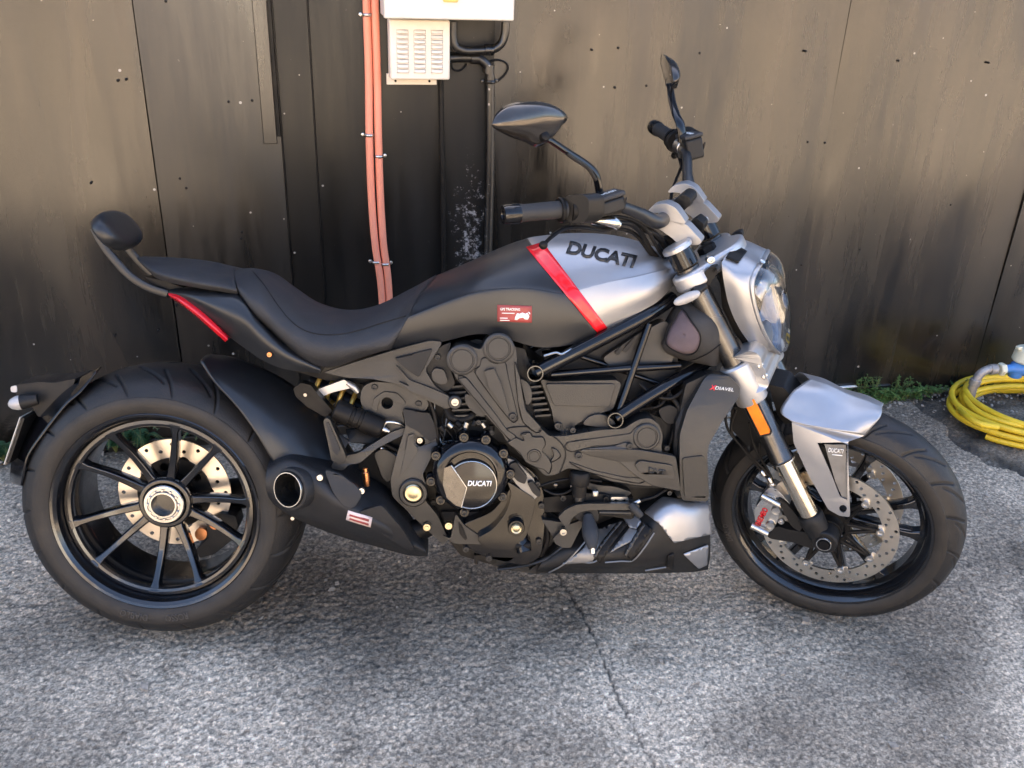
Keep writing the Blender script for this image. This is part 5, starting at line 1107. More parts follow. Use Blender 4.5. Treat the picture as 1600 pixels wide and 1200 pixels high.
tube('linkage_rod', [(936, 800, .165), (985, 801, .165)], .006, cast, bike, n=12); tube('linkage_rod', [(912, 800, .16), (934, 802, .16)], .010, blk, bike, n=12)
tube('brake_hose', [(995, 785, .16), (1008, 780, .16), (1022, 776, .16), (1040, 765, .15)], .004, dark, bike, n=10); tube('hose_end', [(990, 787, .16), (1000, 782, .16)], .0055, steel, bike, n=10, k=0)
fp = tube('footpeg', [(919, 805, .185), (921, 822, .205), (923, 836, .225), (925, 850, .24), (926, 858, .245)], [.010, .017, .0185, .013, .009], grip, bike, n=24, sq=.8)
lathe('peg_feeler', [(-.006, .006), (.006, .006), (.008, .004), (.008, .0005)], B(926, 860, .247), (.05, -.2, -1), steel, fp, n=14)
plate('peg_mount', [(902, 796), (934, 796), (936, 812), (926, 818), (908, 816), (898, 808)], .18, .03, blk, bike, bevel=.004)
# side stand on the far side
P = np.array([(.80, .10, .22), (.84, .17, .11), (.875, .255, .056)]); V, F = tube_geo(crom(P, 4), .011, 12); mk('side_stand', V, F, dark, bike); 
P = ML.T @ np.array([.88, .262, 0.]); V, F = boxg_(ML.T @ np.array([.88, .263, -.004]), (.03, 0, 0), ML.T @ np.array([0, .02, 0]), ML.T @ np.array([0, 0, .004])); mk('stand_foot', V, F, dark, bike, bevel=.002)

rg = random.Random(21)
for i in range(7):
    plate('cooling_fin', [(700 + i * 1.5, 604 + i * 9), (722 + i * 6, 602 + i * 9), (724 + i * 6, 605 + i * 9), (700 + i * 1.5, 607 + i * 9)], .128, .03, cast, bike, bevel=.0006, rc=0)
for i in range(6):
    plate('cooling_fin', [(826 + i * 2, 604 + i * 9), (846 + i * 3, 602 + i * 9), (846 + i * 3, 605 + i * 9), (826 + i * 2, 607 + i * 9)], .125, .03, cast, bike, bevel=.0006, rc=0)
for p in ((840, 756, .152, 4.5), (846, 790, .14, 5), (842, 846, .14, 5), (764, 872, .14, 5), (728, 858, .14, 5), (788, 712, .15, 4), (818, 596, .135, 4), (858, 700, .15, 4.5), (1042, 700, .15, 4.5), (880, 778, .14, 5), (1046, 770, .15, 4), (690, 628, .13, 4), (748, 660, .14, 4.5), (722, 672, .14, 4.5), (768, 676, .14, 4.5)): bolt(*p, cast, bike)
for pts, r_ in (([(842, 760, .15), (868, 752, .155), (900, 748, .15), (940, 752, .145)], .0035), ([(850, 765, .15), (866, 772, .155), (884, 770, .15), (900, 760, .145)], .003), ([(1040, 610, .10), (1062, 640, .12), (1052, 676, .12), (1044, 700, .12)], .006), ([(1000, 600, .10), (1022, 618, .115), (1050, 622, .12), (1072, 606, .11)], .0045), ([(640, 600, .11), (660, 606, .12), (676, 640, .12), (684, 680, .12), (680, 720, .11)], .0045), ([(846, 868, .12), (856, 840, .13), (850, 800, .13)], .006)):
    tube('hose', pts, r_, dark, bike, n=10)
for i in range(5):
    a = B(868 + i * 26, 757 + i * 2.0, .13); lathe('cylinder_stud', [(-.012, .0055), (.006, .0055), (.007, .004), (.007, .0005)], a, AY, tubem, bike, n=6)
plate('coolant_elbow', [(1028, 640), (1046, 632), (1062, 640), (1060, 660), (1044, 664), (1034, 656)], .12, .03, blk, bike, bevel=.006, rc=6)
mirshell = mat('mirror_shell_paint', (.06, .052, .045), .2, metal=.8, coat=.5)
# ---- steered assembly
def sline(a, b_): return np.array([S(*a), S(*b_)])
SDn = np.array([-.5, 0, .8660254]); foot = np.array([FX + .006, 0, FZ]) 
off_f = .105
axis_pt = np.array([FX - .012, 0, FZ])          # fork tube centre line passes just behind the axle
def fk(t, y): return np.array([axis_pt[0] + SDn[0] * t, y, axis_pt[2] + SDn[2] * t])
def flen(u, v, y=-off_f):           # distance up the fork line nearest to a pixel
    q = S(u, v, -y); return float((q - axis_pt) @ SDn)
T1, T2, T3, T4, T5, T6 = [flen(*p) for p in ((1277, 800), (1240, 712), (1190, 608), (1143, 545), (1092, 418), (1070, 376))]
for sg in (-1, 1):
    y = sg * off_f
    fl = lathe('fork_slider', [(T1 - .03, .0225), (T2, .0225)], fk(0, y), SDn, slider, bike, n=32, st=True)
    lathe('fork_tube', [(T2 - .002, .0275), (T2 + .002, .0285), (T2 + .004, .027), (T3, .027)], fk(0, y), SDn, tubem, bike, n=32, st=True)
    lathe('fork_guard_ring', [(T2 - .004, .0290), (T2 - .004, .0305), (T2 - .001, .0305), (T2 - .001, .0290)], fk(0, y), SDn, steel, bike, n=32, st=True, closed=True)
    lathe('fork_tube', [(T3, .0265), (T5 + .01, .0265)], fk(0, y), SDn, tubem, bike, n=32, st=True)
    lathe('fork_cap', [(T5 + .02, .0275), (T6 - .012, .0275), (T6 - .012, .034), (T6 - .004, .034), (T6, .030), (T6, .001)], fk(0, y), SDn, silver2, bike, n=32, st=True)
    lathe('fork_collar', [(T5 + .015, .0285), (T6 - .014, .0285)], fk(0, y), SDn, gloss, bike, n=32, st=True)
    lathe('fork_foot', [(-.005, .015), (.0, .026), (.045, .030), (T1 - .004, .030), (T1, .027)], fk(0, y), SDn, blk, bike, n=32, st=True)
    ft = [lathe_geo([(-.02, .030), (.022, .030), (.026, .027)], (FX, y, FZ), AY if sg < 0 else (0, 1, 0), 36)]; mk('axle_clamp', *merge(ft), blk, bike, st=True, bevel=.001)
    cy = -1 if sg < 0 else 1
    lathe('axle_cap', [(0, .0175), (.030, .0175), (.031, .0165), (.031, .0145), (.020, .0135), (.020, .0005)], (FX, y, FZ), (0, cy, 0), dark, bike, n=36, st=True)
    lathe('axle_ring', [(.030, .0180), (.0325, .0172), (.0325, .0152), (.030, .0148)], (FX, y, FZ), (0, cy, 0), chrome, bike, n=36, st=True, closed=True)
    # dark outer guard strip beside the tube
    # caliper with bracket
    cfr = (lambda s: (lambda u, v, w_: (lambda q: np.array([q[0], q[1] if s < 0 else -q[1], q[2]]))(S(u, v, w_))))(sg)
    cl = plate('brake_caliper', [(1178, 795), (1196, 772), (1212, 778), (1222, 794), (1216, 812), (1209, 828), (1196, 835), (1182, 828), (1180, 815)], .098, .05, steel, bike, bevel=.006, rc=6, st=True, fr=cfr)
    plate('caliper_bridge', [(1192, 770), (1204, 760), (1218, 768), (1236, 790), (1224, 800), (1208, 786)], .09, .04, silver2, cl, bevel=.005, rc=5, st=True, fr=cfr)
    for p in ((1213, 797, 8.5), (1204, 820, 8.5)):
        c = cfr(p[0], p[1], .101); lathe('piston_cap', [(-.004, .0115), (.003, .0115), (.005, .010), (.004, .006), (.004, .0005)], c, (0, cy, 0), steel, cl, n=24, st=True)
    for a, b_ in (((1190, 774, .105), (1218, 789, .105)), ((1174, 821, .105), (1200, 834, .105))):
        P = np.array([cfr(*a), cfr(*b_)]); V, F = tube_geo(P, .0085, 18); mk('caliper_pin', V, F, steel, cl, st=True)
    plate('caliper_arm', [(1198, 838), (1214, 822), (1232, 828), (1262, 832), (1276, 846), (1270, 858), (1240, 848), (1204, 842)], .10, .03, blk, bike, bevel=.006, rc=6, st=True, fr=cfr)
    plate('caliper_arm', [(1214, 778), (1226, 784), (1240, 800), (1256, 820), (1250, 832), (1236, 822), (1224, 800)], .10, .03, blk, bike, bevel=.006, rc=6, st=True, fr=cfr)
    if sg < 0:
        c = S(1221, 813, .104); lathe('bolt', [(0, .008), (.006, .008), (.008, .0065), (.008, .0035), (.003, .003), (.003, .0004)], c, AY, steel, cl, n=18, st=True)
        V, F = text_px('BREMBO', (1190, 807), (13, -25.5), (-8.5, -4.5), offset=.03); V2 = np.array([S(u, v, .0992) for u, v in V]); mk('caliper_lettering', V2, F, red, cl, solid=.0008, st=True)
# orange reflector on the right fork tube
rf = plate('fork_reflector', [(1162, 628), (1178, 624), (1203, 674), (1202, 677), (1188, 680)], .140, .006, orange, bike, bevel=.0015, rc=1, st=True)
plate('reflector_mount', [(1160, 626), (1180, 622), (1206, 676), (1204, 680), (1187, 683)], .133, .012, blk, bike, bevel=.002, rc=2, st=True)
# lower and upper clamps
cl_ = plate('lower_clamp', [(1128, 566, .11), (1150, 556, .135), (1172, 548, .138), (1184, 552, .12), (1190, 562, .118), (1190, 572, .118), (1196, 578, .118), (1196, 588, .118), (1202, 596, .118), (1200, 606, .118), (1190, 612, .13), (1170, 617, .137), (1158, 612, .13), (1150, 590, .12)], .12, .22, silver2, bike, bevel=.010, rc=7, seg=4, st=True)
for y in (off_f, -off_f): lathe('clamp_barrel', [(T3 - .02, .034), (T3 - .016, .037), (T3 + .075, .038), (T3 + .08, .034)], fk(0, -y), SDn, silver2, bike, n=40, st=True)
for p in ((1180, 556), (1187, 571), (1194, 588)): lathe('bolt', [(-.01, .0075), (.004, .0075), (.005, .006), (.005, .003), (.002, .0028), (.002, .0004)], S(p[0], p[1], .112), (.75, -.6, .2), steel, bike, n=16, st=True)
q5 = fk(T5, 0)
# top clamp: flat casting spanning both tubes, tilted square to the steering axis
e1 = np.array([.8660254, 0, .5])    # forward in the clamp plane
def cpl(a, y, h=0): return q5 + e1 * a + np.array([0, y, 0]) + SDn * h
out = [(-.035, -.085), (-.040, -.125), (-.018, -.148), (.02, -.145), (.045, -.118), (.055, -.075), (.095, -.05), (.105, 0), (.095, .05), (.055, .075), (.045, .118), (.02, .145), (-.018, .148), (-.040, .125), (-.035, .085), (-.05, .04), (-.05, -.04)]
L0 = rounded(np.array([(a, b_, 0.) for a, b_ in out]), .02, 3)[:, :2]; n = len(L0)
V = [cpl(a, b_, .004) for a, b_ in L0] + [cpl(a, b_, -.034) for a, b_ in L0]; F = [tuple(range(n)), tuple(range(2 * n - 1, n - 1, -1))] + [(i, (i + 1) % n, (i + 1) % n + n, i + n) for i in range(n)]
mk('top_clamp', V, F, silver2, bike, bevel=.008, seg=4, st=True)
lathe('bolt', [(-.01, .0085), (.004, .0085), (.005, .007), (.005, .004), (.001, .0035), (.001, .0004)], S(1110, 406, .135), (.55, -.8, .1), steel, bike, n=16, st=True)
lathe('stem_nut', [(0, .022), (.012, .022), (.014, .02), (.014, .0005)], cpl(.02, 0, .004), SDn, dark, bike, n=6, st=True)
# risers and bar clamps
hb = S(1035, 345, .10)              # handlebar centre height
for sg in (-1, 1):
    y = .055
    f2 = (lambda s: (lambda u, v, w_: (lambda q: np.array([q[0], q[1] if s < 0 else -q[1], q[2]]))(S(u, v, w_))))(sg)
    plate('riser', [(1018, 352), (1042, 344), (1072, 350), (1096, 376), (1094, 382), (1076, 384), (1058, 380), (1050, 372), (1030, 358)], .082, .030, silver2, bike, bevel=.006, rc=6, seg=3, st=True, fr=f2)
    plate('bar_clamp', [(1009, 333), (1020, 321), (1040, 317), (1056, 325), (1072, 348), (1066, 352), (1044, 346), (1034, 334), (1022, 332)], .082, .030, silver2, bike, bevel=.006, rc=6, seg=3, st=True, fr=f2)
pl_ = plate('ignition_cover', [(1040, 330), (1052, 314), (1066, 303), (1078, 308), (1080, 318), (1068, 330), (1058, 338), (1048, 340)], .028, .056, blk, bike, bevel=.006, rc=5, st=True)
plate('key_barrel', [(1075, 350), (1088, 341), (1100, 350), (1098, 362), (1088, 368)], .02, .04, blk, bike, bevel=.006, st=True)
# handlebar: symmetric in the steered frame
HB = [(793, 335, .42), (880, 327, .335), (930, 322, .275), (965, 322, .225), (1000, 334, .16), (1030, 346, .105)]
Pb = np.array([S(*p) for p in HB]); Pm = Pb[::-1].copy(); Pm[:, 1] *= -1; Pm = Pm + (S(1025, 200, -.42) - S(998, 193, -.42)) * (np.abs(Pm[:, 1:2]) / .42); Pc = np.array([Pb[-1] * (1, .0, 1)]); bar = crom(np.concatenate([Pb[2:], Pc, Pm[:-2]]), 7)
V, F = tube_geo(bar, np.interp(np.linspace(-1, 1, len(bar)), [-1, -.55, -.3, 0, .3, .55, 1], [.0112, .0125, .016, .0165, .016, .0125, .0112]), 20); mk('handlebar', V, F, satin, bike, st=True)
vL = S(1025, 200, -.42) - S(998, 193, -.42)
def sgc(sg):
    def f(u, v, w_):
        q = S(u, v, w_)
        return q if sg < 0 else np.array([q[0], -q[1], q[2]]) + vL * min(1.2, abs(q[1]) / .42)
    return f
def sgf(sg): return lambda u, v, w_: (lambda q: np.array([q[0], q[1] * (1 if sg < 0 else -1), q[2]]))(S(u, v, w_))
for sg in (-1, 1):
    f2 = sgc(sg); P = np.array([f2(*p) for p in HB[:3]]); d = (P[0] - P[1]) / np.linalg.norm(P[0] - P[1])
    g = lathe('hand_grip', [(.0, .0185), (.004, .0195), (.010, .0172), (.030, .0178), (.088, .0172), (.098, .0185), (.104, .0180)] , P[1] - d * .005, d, grip, bike, n=28, st=True)
    lathe('bar_end', [(.10, .0190), (.104, .0200), (.128, .0195), (.134, .0175), (.134, .010), (.130, .009), (.130, .0005)], P[1] - d * .005, d, gloss, bike, n=28, st=True)
    sw = plate('switch_housing', [(872, 320), (879, 309), (894, 304), (912, 304), (920, 312), (920, 338), (910, 350), (890, 348), (877, 338)], .335, .035, blk, bike, bevel=.008, rc=8, seg=3, st=True, fr=f2, nrm=tuple(-d if sg < 0 else -d))
    lathe('housing_rib', [(-.004, .026), (.0, .0275), (.006, .0275), (.010, .026)], f2(896, 326, .315), d, dark, bike, n=28, st=True)
    lathe('housing_rib', [(-.004, .024), (.0, .0255), (.004, .024)], f2(876, 328, .338), d, dark, bike, n=28, st=True)
    rr_ = plate('brake_master', [(925, 316, .262), (940, 320, .262), (968, 324, .262), (978, 308, .262), (976, 322, .262), (970, 334, .262), (930, 338, .262)], .262, .01, blk, bike, bevel=.003, st=True, fr=f2)
    # fluid reservoir on the bar: box with a cap
    c = f2(944, 326, .25); up = SDn * .8 + np.array([.2, 0, .25]); up /= np.linalg.norm(up); fw_ = np.cross(up, (0, 1, 0)); fw_ /= np.linalg.norm(fw_); fw_ = -fw_ if fw_[0] < 0 else fw_; lt_ = d - up * (d @ up); lt_ /= np.linalg.norm(lt_); fw_ = np.cross(up, lt_); fw_ = -fw_ if fw_[0] < 0 else fw_
    c = c + fw_ * .024 + up * .010
    V, F = boxg_(c, fw_ * .022, lt_ * .029, up * (.015 if sg < 0 else .026)); bx_ = mk('fluid_reservoir', V, F, blk, bike, bevel=.006, seg=3, st=True)
    V, F = boxg_(c + up * (.020 if sg < 0 else .031), fw_ * .0245, lt_ * .0315, up * .0055); mk('reservoir_lid', V, F, leather, bx_, bevel=.004, seg=3, st=True)
    Vt, Ft = text_geo('DUCATI', offset=.03); cs = c + up * (.0258 if sg < 0 else .0368); V2 = np.array([cs - lt_ * x * .042 * (-1 if (lt_[1] > 0) else 1) + fw_ * (-yy) * .011 for x, yy, _ in Vt]); mk('lid_lettering', V2, Ft, white, bx_, solid=.0006, st=True)
    V, F = tube_geo(np.array([P[2] - d * .01, P[2] + d * .02]), .019, 24); mk('lever_clamp', V, F, steel, bike, st=True, bevel=.002)
    tube('master_cylinder', [(925, 343, .27), (955, 346, .26), (966, 352, .25)], [.010, .012, .010], steel, bike, n=14, st=True, raw=False) if sg < 0 else None
    LV = [(958, 355, .245), (940, 359, .265), (905, 355, .315), (880, 358, .345), (862, 370, .37), (849, 383, .395)]
    Pl = crom(np.array([f2(*p) for p in LV]), 6); V, F = tube_geo(Pl, np.interp(np.linspace(0, 1, len(Pl)), [0, .15, .6, .9, 1], [.008, .0085, .0065, .0052, .0055]), 12, sq=.62); lv_ = mk('brake_lever' if sg < 0 else 'clutch_lever', V, F, dark, bike, st=True)
    V, F = lathe_geo([(-.009, .0005)] + [(-.009 * math.cos(t), .009 * math.sin(t)) for t in np.linspace(.2, 2.9, 9)] + [(.009, .0005)], Pl[-1], (1, 0, 0), 16); mk('lever_ball', V, F, dark, lv_, st=True)
    # mirror
    st_pts = [(938, 308, .262), (931, 274, .268), (915, 256, .285), (885, 236, .325), (858, 218, .365), (843, 213, .385)]
    vA = (S(1040, 112, -.4) - S(1021, 87, -.4) - vL) if sg > 0 else np.zeros(3)
    Pm_ = crom(np.array([f2(*p) + vA * k_ / 5 for k_, p in enumerate(st_pts)]), 5); V, F = tube_geo(Pm_, np.interp(np.linspace(0, 1, len(Pm_)), [0, .2, .5, .9, 1], [.013, .0135, .0115, .0095, .008]), 14, sq=.6); mi = mk('mirror_arm', V, F, gloss, bike, st=True)
    if sg < 0:      # window slot through the arm, shown as a recess
        tube('arm_recess', [(931, 281, .2795), (918, 262, .296), (900, 250, .318), (886, 240, .336)], .0040, blk, mi, n=8, st=True)
    f3 = f2
    if sg > 0: vM = S(1040, 112, -.4) - S(1021, 87, -.4); f2 = (lambda s_: (lambda u, v, w_: s_(u, v, w_) - vL * min(1.2, w_ / .42) + vM))(f3)
    MR = [[(768, 195), (769, 197), (770, 199), (772, 201)], [(775, 178), (780, 190), (788, 202), (797, 214)], [(792, 164), (800, 180), (809, 200), (820, 222)], [(822, 158), (828, 172), (834, 196), (838, 230)],
          [(851, 160), (854, 174), (856, 196), (855, 222)], [(873, 173), (872, 181), (869, 192), (864, 207)], [(882, 186), (882, 188), (881, 191), (879, 194)]]
    MR = [[(u, v, .48 - (u - 768) / 114 * .155 + (v - 190) * .0002) for u, v in c_] for c_ in MR]
    Cq = np.array([[f2(*p) for p in c_] for c_ in MR]); Gd = refine(Cq, 6, 6)
    # bulge the back of the shell forward, put the glass on the rider's side
    ii = np.linspace(0, 1, Gd.shape[0])[:, None]; jj = np.linspace(0, 1, Gd.shape[1])[None]; bul = (np.sin(PI * ii) ** .6) * (np.sin(PI * jj) ** .7)
    Fr = Gd.copy(); Fr[..., 0] += 0 * bul
    nrm_ = np.array([1., 0, 0]); Fr = Fr + bul[..., None] * np.array([.030, 0, .004]); Bk = Gd - bul[..., None] * np.array([.006, 0, 0]); 
    V1, F1 = grid_mesh(Fr); sh_ = mk('mirror_shell', V1, F1, mirshell, bike, st=True, sharp=60, solid=.0015); V2, F2 = grid_mesh(Gd * .999 + Gd.mean((0, 1)) * .001); mk('mirror_glass', V2, F2, mirror_m, sh_, st=True)
    lathe('mirror_joint', [(-.008, .009), (.004, .011), (.010, .008), (.012, .0005)], f2(843, 213, .388) + np.array([.008, 0, 0]), (.6, -.5, .3), dark, sh_, n=20, st=True)
# cables at the head
for pts, r in (([(962, 348, .24), (985, 350, .18), (1000, 362, .14), (1015, 388, .11), (1035, 412, .07)], .006), ([(925, 350, .26), (962, 356, .2), (992, 366, .14), (1018, 398, .1), (1040, 420, .06)], .0045), ([(935, 340, .27), (975, 340, .2), (1008, 356, .14), (1030, 392, .1), (1046, 414, .05)], .004), ([(990, 352, .13), (1012, 360, .11), (1030, 372, .09), (1048, 398, .05)], .008)): tube('cable', pts, r, dark, bike, n=10, st=True)
P = [np.array(S(*p)) for p in ((1064, 262, -.28), (1050, 300, -.15), (1050, 330, -.06), (1060, 390, 0))]; V, F = tube_geo(crom(np.array(P), 6), .004, 8); mk('cable', V, F, dark, bike, st=True)
lathe('horn', [(-.012, .018), (.0, .026), (.006, .022), (.006, .0005)], S(1043, 385, .06), (-.3, -1, 0), dark, bike, n=24, st=True)
# turn signals
for sg in (-1, 1):
    f2 = sgf(sg); sgn = plate('signal_stalk', [(1086, 450), (1096, 430), (1108, 418), (1119, 416), (1122, 424), (1112, 440), (1100, 456), (1092, 462)], .125, .018, blk, bike, bevel=.005, rc=4, st=True, fr=f2)
    lathe('bolt', [(0, .004), (.004, .004), (.004, .0005)], f2(1116, 422, .127), (0, sg, 0), dark, sgn, n=10, st=True)
    ea, eb = f2(1053, 474, .178), f2(1094, 457, .158); c = (ea + eb) / 2; la = (ea - eb) / 2; yv = np.array([0, sg * -1., 0]); zv = np.cross(la / np.linalg.norm(la), (0, 1, 0)); zv /= np.linalg.norm(zv); Vv = []
    for t in np.linspace(0, PI, 12):
        for s_ in np.linspace(0, 2 * PI, 20, endpoint=False): Vv.append(c + la * math.cos(t) + zv * .0115 * math.sin(t) ** .8 * math.sin(s_) + np.array([0, .012 * math.sin(t) ** .8 * math.cos(s_), 0]))
    V, F = grid_mesh(np.array(Vv).reshape(12, 20, 3), True); mk('signal_lens', V, F, frost, sgn, st=True, sharp=0)
    P = np.array([f2(1100, 446, .125), f2(1092, 452, .140), f2(1085, 458, .152)]); V, F = tube_geo(crom(P, 4), [.010] * 5 + [.0115] * 4, 16) ; mk('signal_body', V, F, blk, sgn, st=True)
# headlight
HL = [[(1151, 380, 0.0), (1140, 392, .045), (1130, 406, .080), (1128, 414, .092), (1131, 440, .099), (1140, 480, .098), (1158, 518, .088), (1182, 548, .065), (1196, 556, 0.0)],
      [(1168, 388, 0.0), (1160, 402, .05), (1151, 418, .082), (1150, 430, .096), (1153, 450, .102), (1160, 482, .100), (1174, 515, .09), (1192, 544, .062), (1204, 554, 0.0)],
      [(1190, 404, 0.0), (1184, 412, .045), (1176, 426, .078), (1172, 440, .090), (1172, 458, .096), (1178, 486, .094), (1188, 514, .084), (1202, 540, .058), (1214, 553, 0.0)]]
hk = []
C = np.array([[S(*p) for p in c] for c in HL]); C[:, 0, 1] = 0; C[:, -1, 1] = 0; Gd = refine(C, 8, 7); M = Gd[:, ::-1].copy(); M[..., 1] *= -1; Gh = np.concatenate([M[:, :-1], Gd], axis=1); V, F = grid_mesh(Gh)
F.append(tuple(range(Gh.shape[1]))); hs_ = mk('headlight_shell', V, F, silver, bike, st=True, sharp=40, solid=.003)
rimloop = Gh[-1]; cen = rimloop.mean(0); fwd = np.array([.96, 0, -.10])
# lens: dome closing the rim loop
ks = [(1.0, 0.), (.97, .012), (.90, .026), (.76, .038), (.55, .046), (.28, .050), (.02, .051)]; Vd = np.array([cen + (rimloop - cen) * a + fwd * b_ for a, b_ in ks]); V, F = grid_mesh(Vd); lens = mk('headlight_lens', V, F, clear, hs_, st=True, sharp=0, solid=.0025)
Vd = np.array([cen + (rimloop - cen) * a + fwd * b_ for a, b_ in ((1.0, .0), (1.015, .004), (1.0, .009), (.96, .010), (.955, .002))]); V, F = grid_mesh(Vd); mk('lens_rim', V, F, silver, hs_, st=True)
Vd = np.array([cen + (rimloop - cen) * a + fwd * b_ for a, b_ in ((.96, .002), (.90, -.006), (.84, -.03), (.6, -.045), (.3, -.05), (.02, -.05))]); V, F = grid_mesh(Vd); mk('reflector_bowl', V, F, reflector, hs_, st=True)
for a, s_ in ((.35, .016), (-.42, .014)):
    c = cen + np.array([0, 0, a * .11]) - fwd * .02; lathe('projector', [(-.02, .03), (.01, .034), (.014, .031), (.006, .028), (.010, .02), (.014, .0005)], c, fwd, dark, hs_, n=32, st=True)
Vd = np.array([cen + np.array([0, y, z]) + fwd * x for x, y, z in ((.010, -.085, .01), (.016, 0, .02), (.010, .085, .01), (-.01, -.085, .03), (-.005, 0, .038), (-.01, .085, .03))]); mk('light_bar', Vd, [(0, 1, 4, 3), (1, 2, 5, 4)], silver2, hs_, st=True, solid=.003)
shs = grid_mesh(Gd); onto(*quad_px((1133, 404), (1148, 384), (1166, 395), (1153, 412), 8, 8), shs, .0035, dark, 'display', bike, st=True, thick=.003)
plate('headlight_back', [(1122, 410, .07), (1130, 404, .07), (1136, 470, .09), (1152, 510, .085), (1176, 548, .06), (1168, 548, .06), (1146, 518, .075), (1128, 480, .08)], .08, .15, blk, bike, bevel=.006, st=True)
lathe('bolt', [(0, .006), (.003, .006), (.004, .004), (.004, .0005)], S(1191, 409, .04), (.5, -.3, .8), steel, hs_, n=14, st=True)
# far signal tip seen over the headlight, fork cap of the far tube come with the mirrored copies
# ---- front mudguard
FM = [[(1265, 592, 0), (1250, 602, .03), (1236, 614, .055), (1219, 642, .082), (1237, 658, .098)],
      [(1292, 600, 0), (1280, 612, .035), (1268, 630, .062), (1258, 652, .086), (1262, 664, .100)],
      [(1325, 615, 0), (1315, 630, .036), (1306, 645, .062), (1298, 660, .084), (1300, 671, .096)],
      [(1358, 627, 0), (1350, 640, .034), (1345, 652, .056), (1338, 665, .074), (1336, 676, .084)],
      [(1378, 636, 0), (1378, 644, .020), (1374, 654, .038), (1362, 668, .056), (1352, 680, .064)]]
C = np.array([[S(*p) for p in c] for c in FM]); C[:, 0, 1] = 0; Gd = refine(C, 7, 7); M = Gd[:, ::-1].copy(); M[..., 1] *= -1; V, F = grid_mesh(np.concatenate([M[:, :-1], Gd], axis=1)); mg = mk('front_mudguard', V, F, silver, bike, st=True, solid=.003, sharp=45)
for sg in (-1, 1):
    f2 = sgf(sg)
    sd = plate('mudguard_side', [(1237, 658, .0985), (1262, 664, .1005), (1300, 671, .0965), (1336, 676, .0845), (1352, 680, .066), (1343, 684, .072), (1325, 690, .092), (1326, 740, .104), (1328, 800, .112), (1328, 808, .112), (1312, 806, .112), (1294, 796, .112), (1286, 782, .112), (1262, 740, .108), (1240, 692, .102)], .1, .004, silver, mg, bevel=.0012, rc=3, st=True, fr=f2,
          holes=[[(1277, 692, .1055), (1300, 745, .110), (1312, 776, .112), (1324, 782, .112), (1324, 695, .098), (1316, 691, .098)][::-1], [(p[0], p[1], .112) for p in circ_px(1317, 795, 6, 16)[::-1]]])
    plate('guard_inset', [(1288, 694, .097), (1322, 695, .092), (1324, 782, .105), (1316, 778, .106), (1305, 752, .104)], .098, .003, midgrey, mg, bevel=.001, rc=1, st=True, fr=f2)
    plate('guard_bracket', [(1272, 690, .08), (1290, 700, .08), (1312, 770, .09), (1300, 770, .09)], .085, .008, blk, mg, bevel=.001, st=True, fr=f2)
    if sg < 0:
        V, F = text_px('DUCATI', (1306, 704), (24, 2.4), (.6, -7), offset=.02, shear=.2); mk('guard_logo', np.array([S(u, v, .0975) for u, v in V]), F, white, mg, solid=.0005, st=True)
        mk('guard_print', np.array([S(u, v, .0978) for u, v in ((1300, 709.4), (1316, 711), (1316, 712.6), (1300, 711))]), [(0, 1, 2, 3)], white, mg, solid=.0004, st=True)
# brake lines
for pts in ([(1142, 632, .12), (1134, 648, .13), (1138, 672, .13), (1160, 700, .12), (1178, 722, .11), (1196, 744, .10), (1206, 752, .10)], [(1150, 640, .11), (1142, 668, .12), (1152, 690, .12), (1174, 714, .11), (1194, 734, .10), (1204, 748, .10)], [(1170, 660, .10), (1176, 690, .10), (1186, 712, .10), (1200, 735, .095), (1208, 752, .095)], [(1186, 690, .10), (1188, 712, .10), (1200, 740, .09)]):
    tube('brake_line', pts, .0032, dark, bike, n=8, st=True)
for p, ax_ in (((1192, 739, .102), (.4, 0, -.6)), ((1203, 750, .102), (.3, 0, -.6)), ((1206, 757, .100), (1, 0, .2))): lathe('line_fitting', [(-.008, .004), (-.004, .0065), (.006, .0065), (.008, .004)], S(*p), ax_, steel, bike, n=12, st=True)
plate('lower_fender', [(1142, 640), (1160, 628), (1190, 640), (1200, 690), (1182, 712), (1160, 690), (1140, 668)], .05, .10, blk, bike, bevel=.01, st=True)
plate('fork_bridge', [(1200, 600), (1225, 606), (1262, 650), (1300, 740), (1290, 760), (1252, 690), (1215, 650)], .045, .09, blk, bike, bevel=.006, st=True)
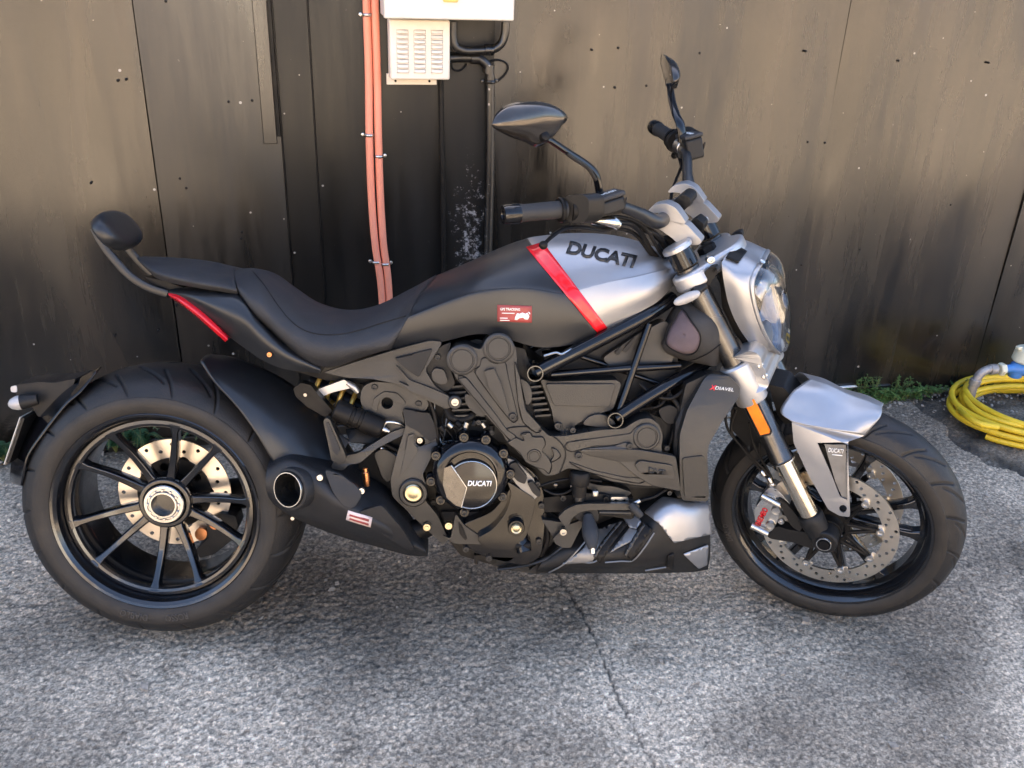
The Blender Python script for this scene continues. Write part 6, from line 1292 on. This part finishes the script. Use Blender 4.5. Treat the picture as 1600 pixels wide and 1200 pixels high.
# ---- black pouch strapped beside the steering head
po = empty('pouch', (0, 0, 0)); po.rotation_euler = (-LEAN, 0, 0); tag(po, 'black zipped fabric pouch with a mesh window strapped behind the fork tube', 'pouch')
PO = [[(1035, 533, .09), (1034, 538, .10), (1040, 550, .10), (1050, 556, .09)], [(1048, 504, .10), (1050, 525, .125), (1058, 550, .125), (1066, 562, .10)], [(1066, 480, .105), (1082, 505, .14), (1086, 540, .14), (1092, 568, .11)], [(1088, 476, .105), (1104, 498, .135), (1112, 535, .138), (1114, 572, .11)], [(1110, 486, .10), (1125, 505, .12), (1130, 530, .12), (1124, 568, .10)], [(1130, 505, .09), (1135, 515, .10), (1136, 528, .10), (1128, 556, .09)]]
pk = patch('pouch_body', PO, fabric, po, nu=6, nv=6, back=.05, sharp=60); sp_ = grid_mesh(refine(ctrl(PO, B), 8, 8)); bvp = BVHTree.FromPolygons([tuple(map(float, v)) for v in sp_[0]], [tuple(map(int, f)) for f in sp_[1]])
lp = crom(np.array([(1066, 484), (1080, 502), (1094, 524), (1090, 545), (1078, 553), (1060, 550), (1042, 537), (1046, 516), (1056, 498)], float), 6, True); Q = [hit(u, v, bvp, .0025) for u, v in lp]; Q = np.array([q for q in Q if q is not None]); V, F = tube_geo(np.concatenate([Q, Q[:1]]), .0016, 6); mk('piping', V, F, dark, po)
L0 = [tuple(p) for p in lp]; cx_, cy_ = lp.mean(0); Pp = [(cx_ + (u - cx_) * k_, cy_ + (v - cy_) * k_) for k_ in (.97, .8, .6, .4, .2, .01) for u, v in L0]; n = len(L0); F = [(i * n + j_, i * n + (j_ + 1) % n, (i + 1) * n + (j_ + 1) % n, (i + 1) * n + j_) for i in range(5) for j_ in range(n)]
onto(Pp, F, sp_, .0012, mesh_fab, 'mesh_window', po, thick=.0008)
Q = [hit(u, v, bvp, .002) for u, v in crom(np.array([(1040, 560), (1075, 563), (1105, 552), (1134, 530)], float), 6)]; Q = np.array([q for q in Q if q is not None]); V, F = tube_geo(Q, .0012, 6); mk('seam', V, F, dark, po)
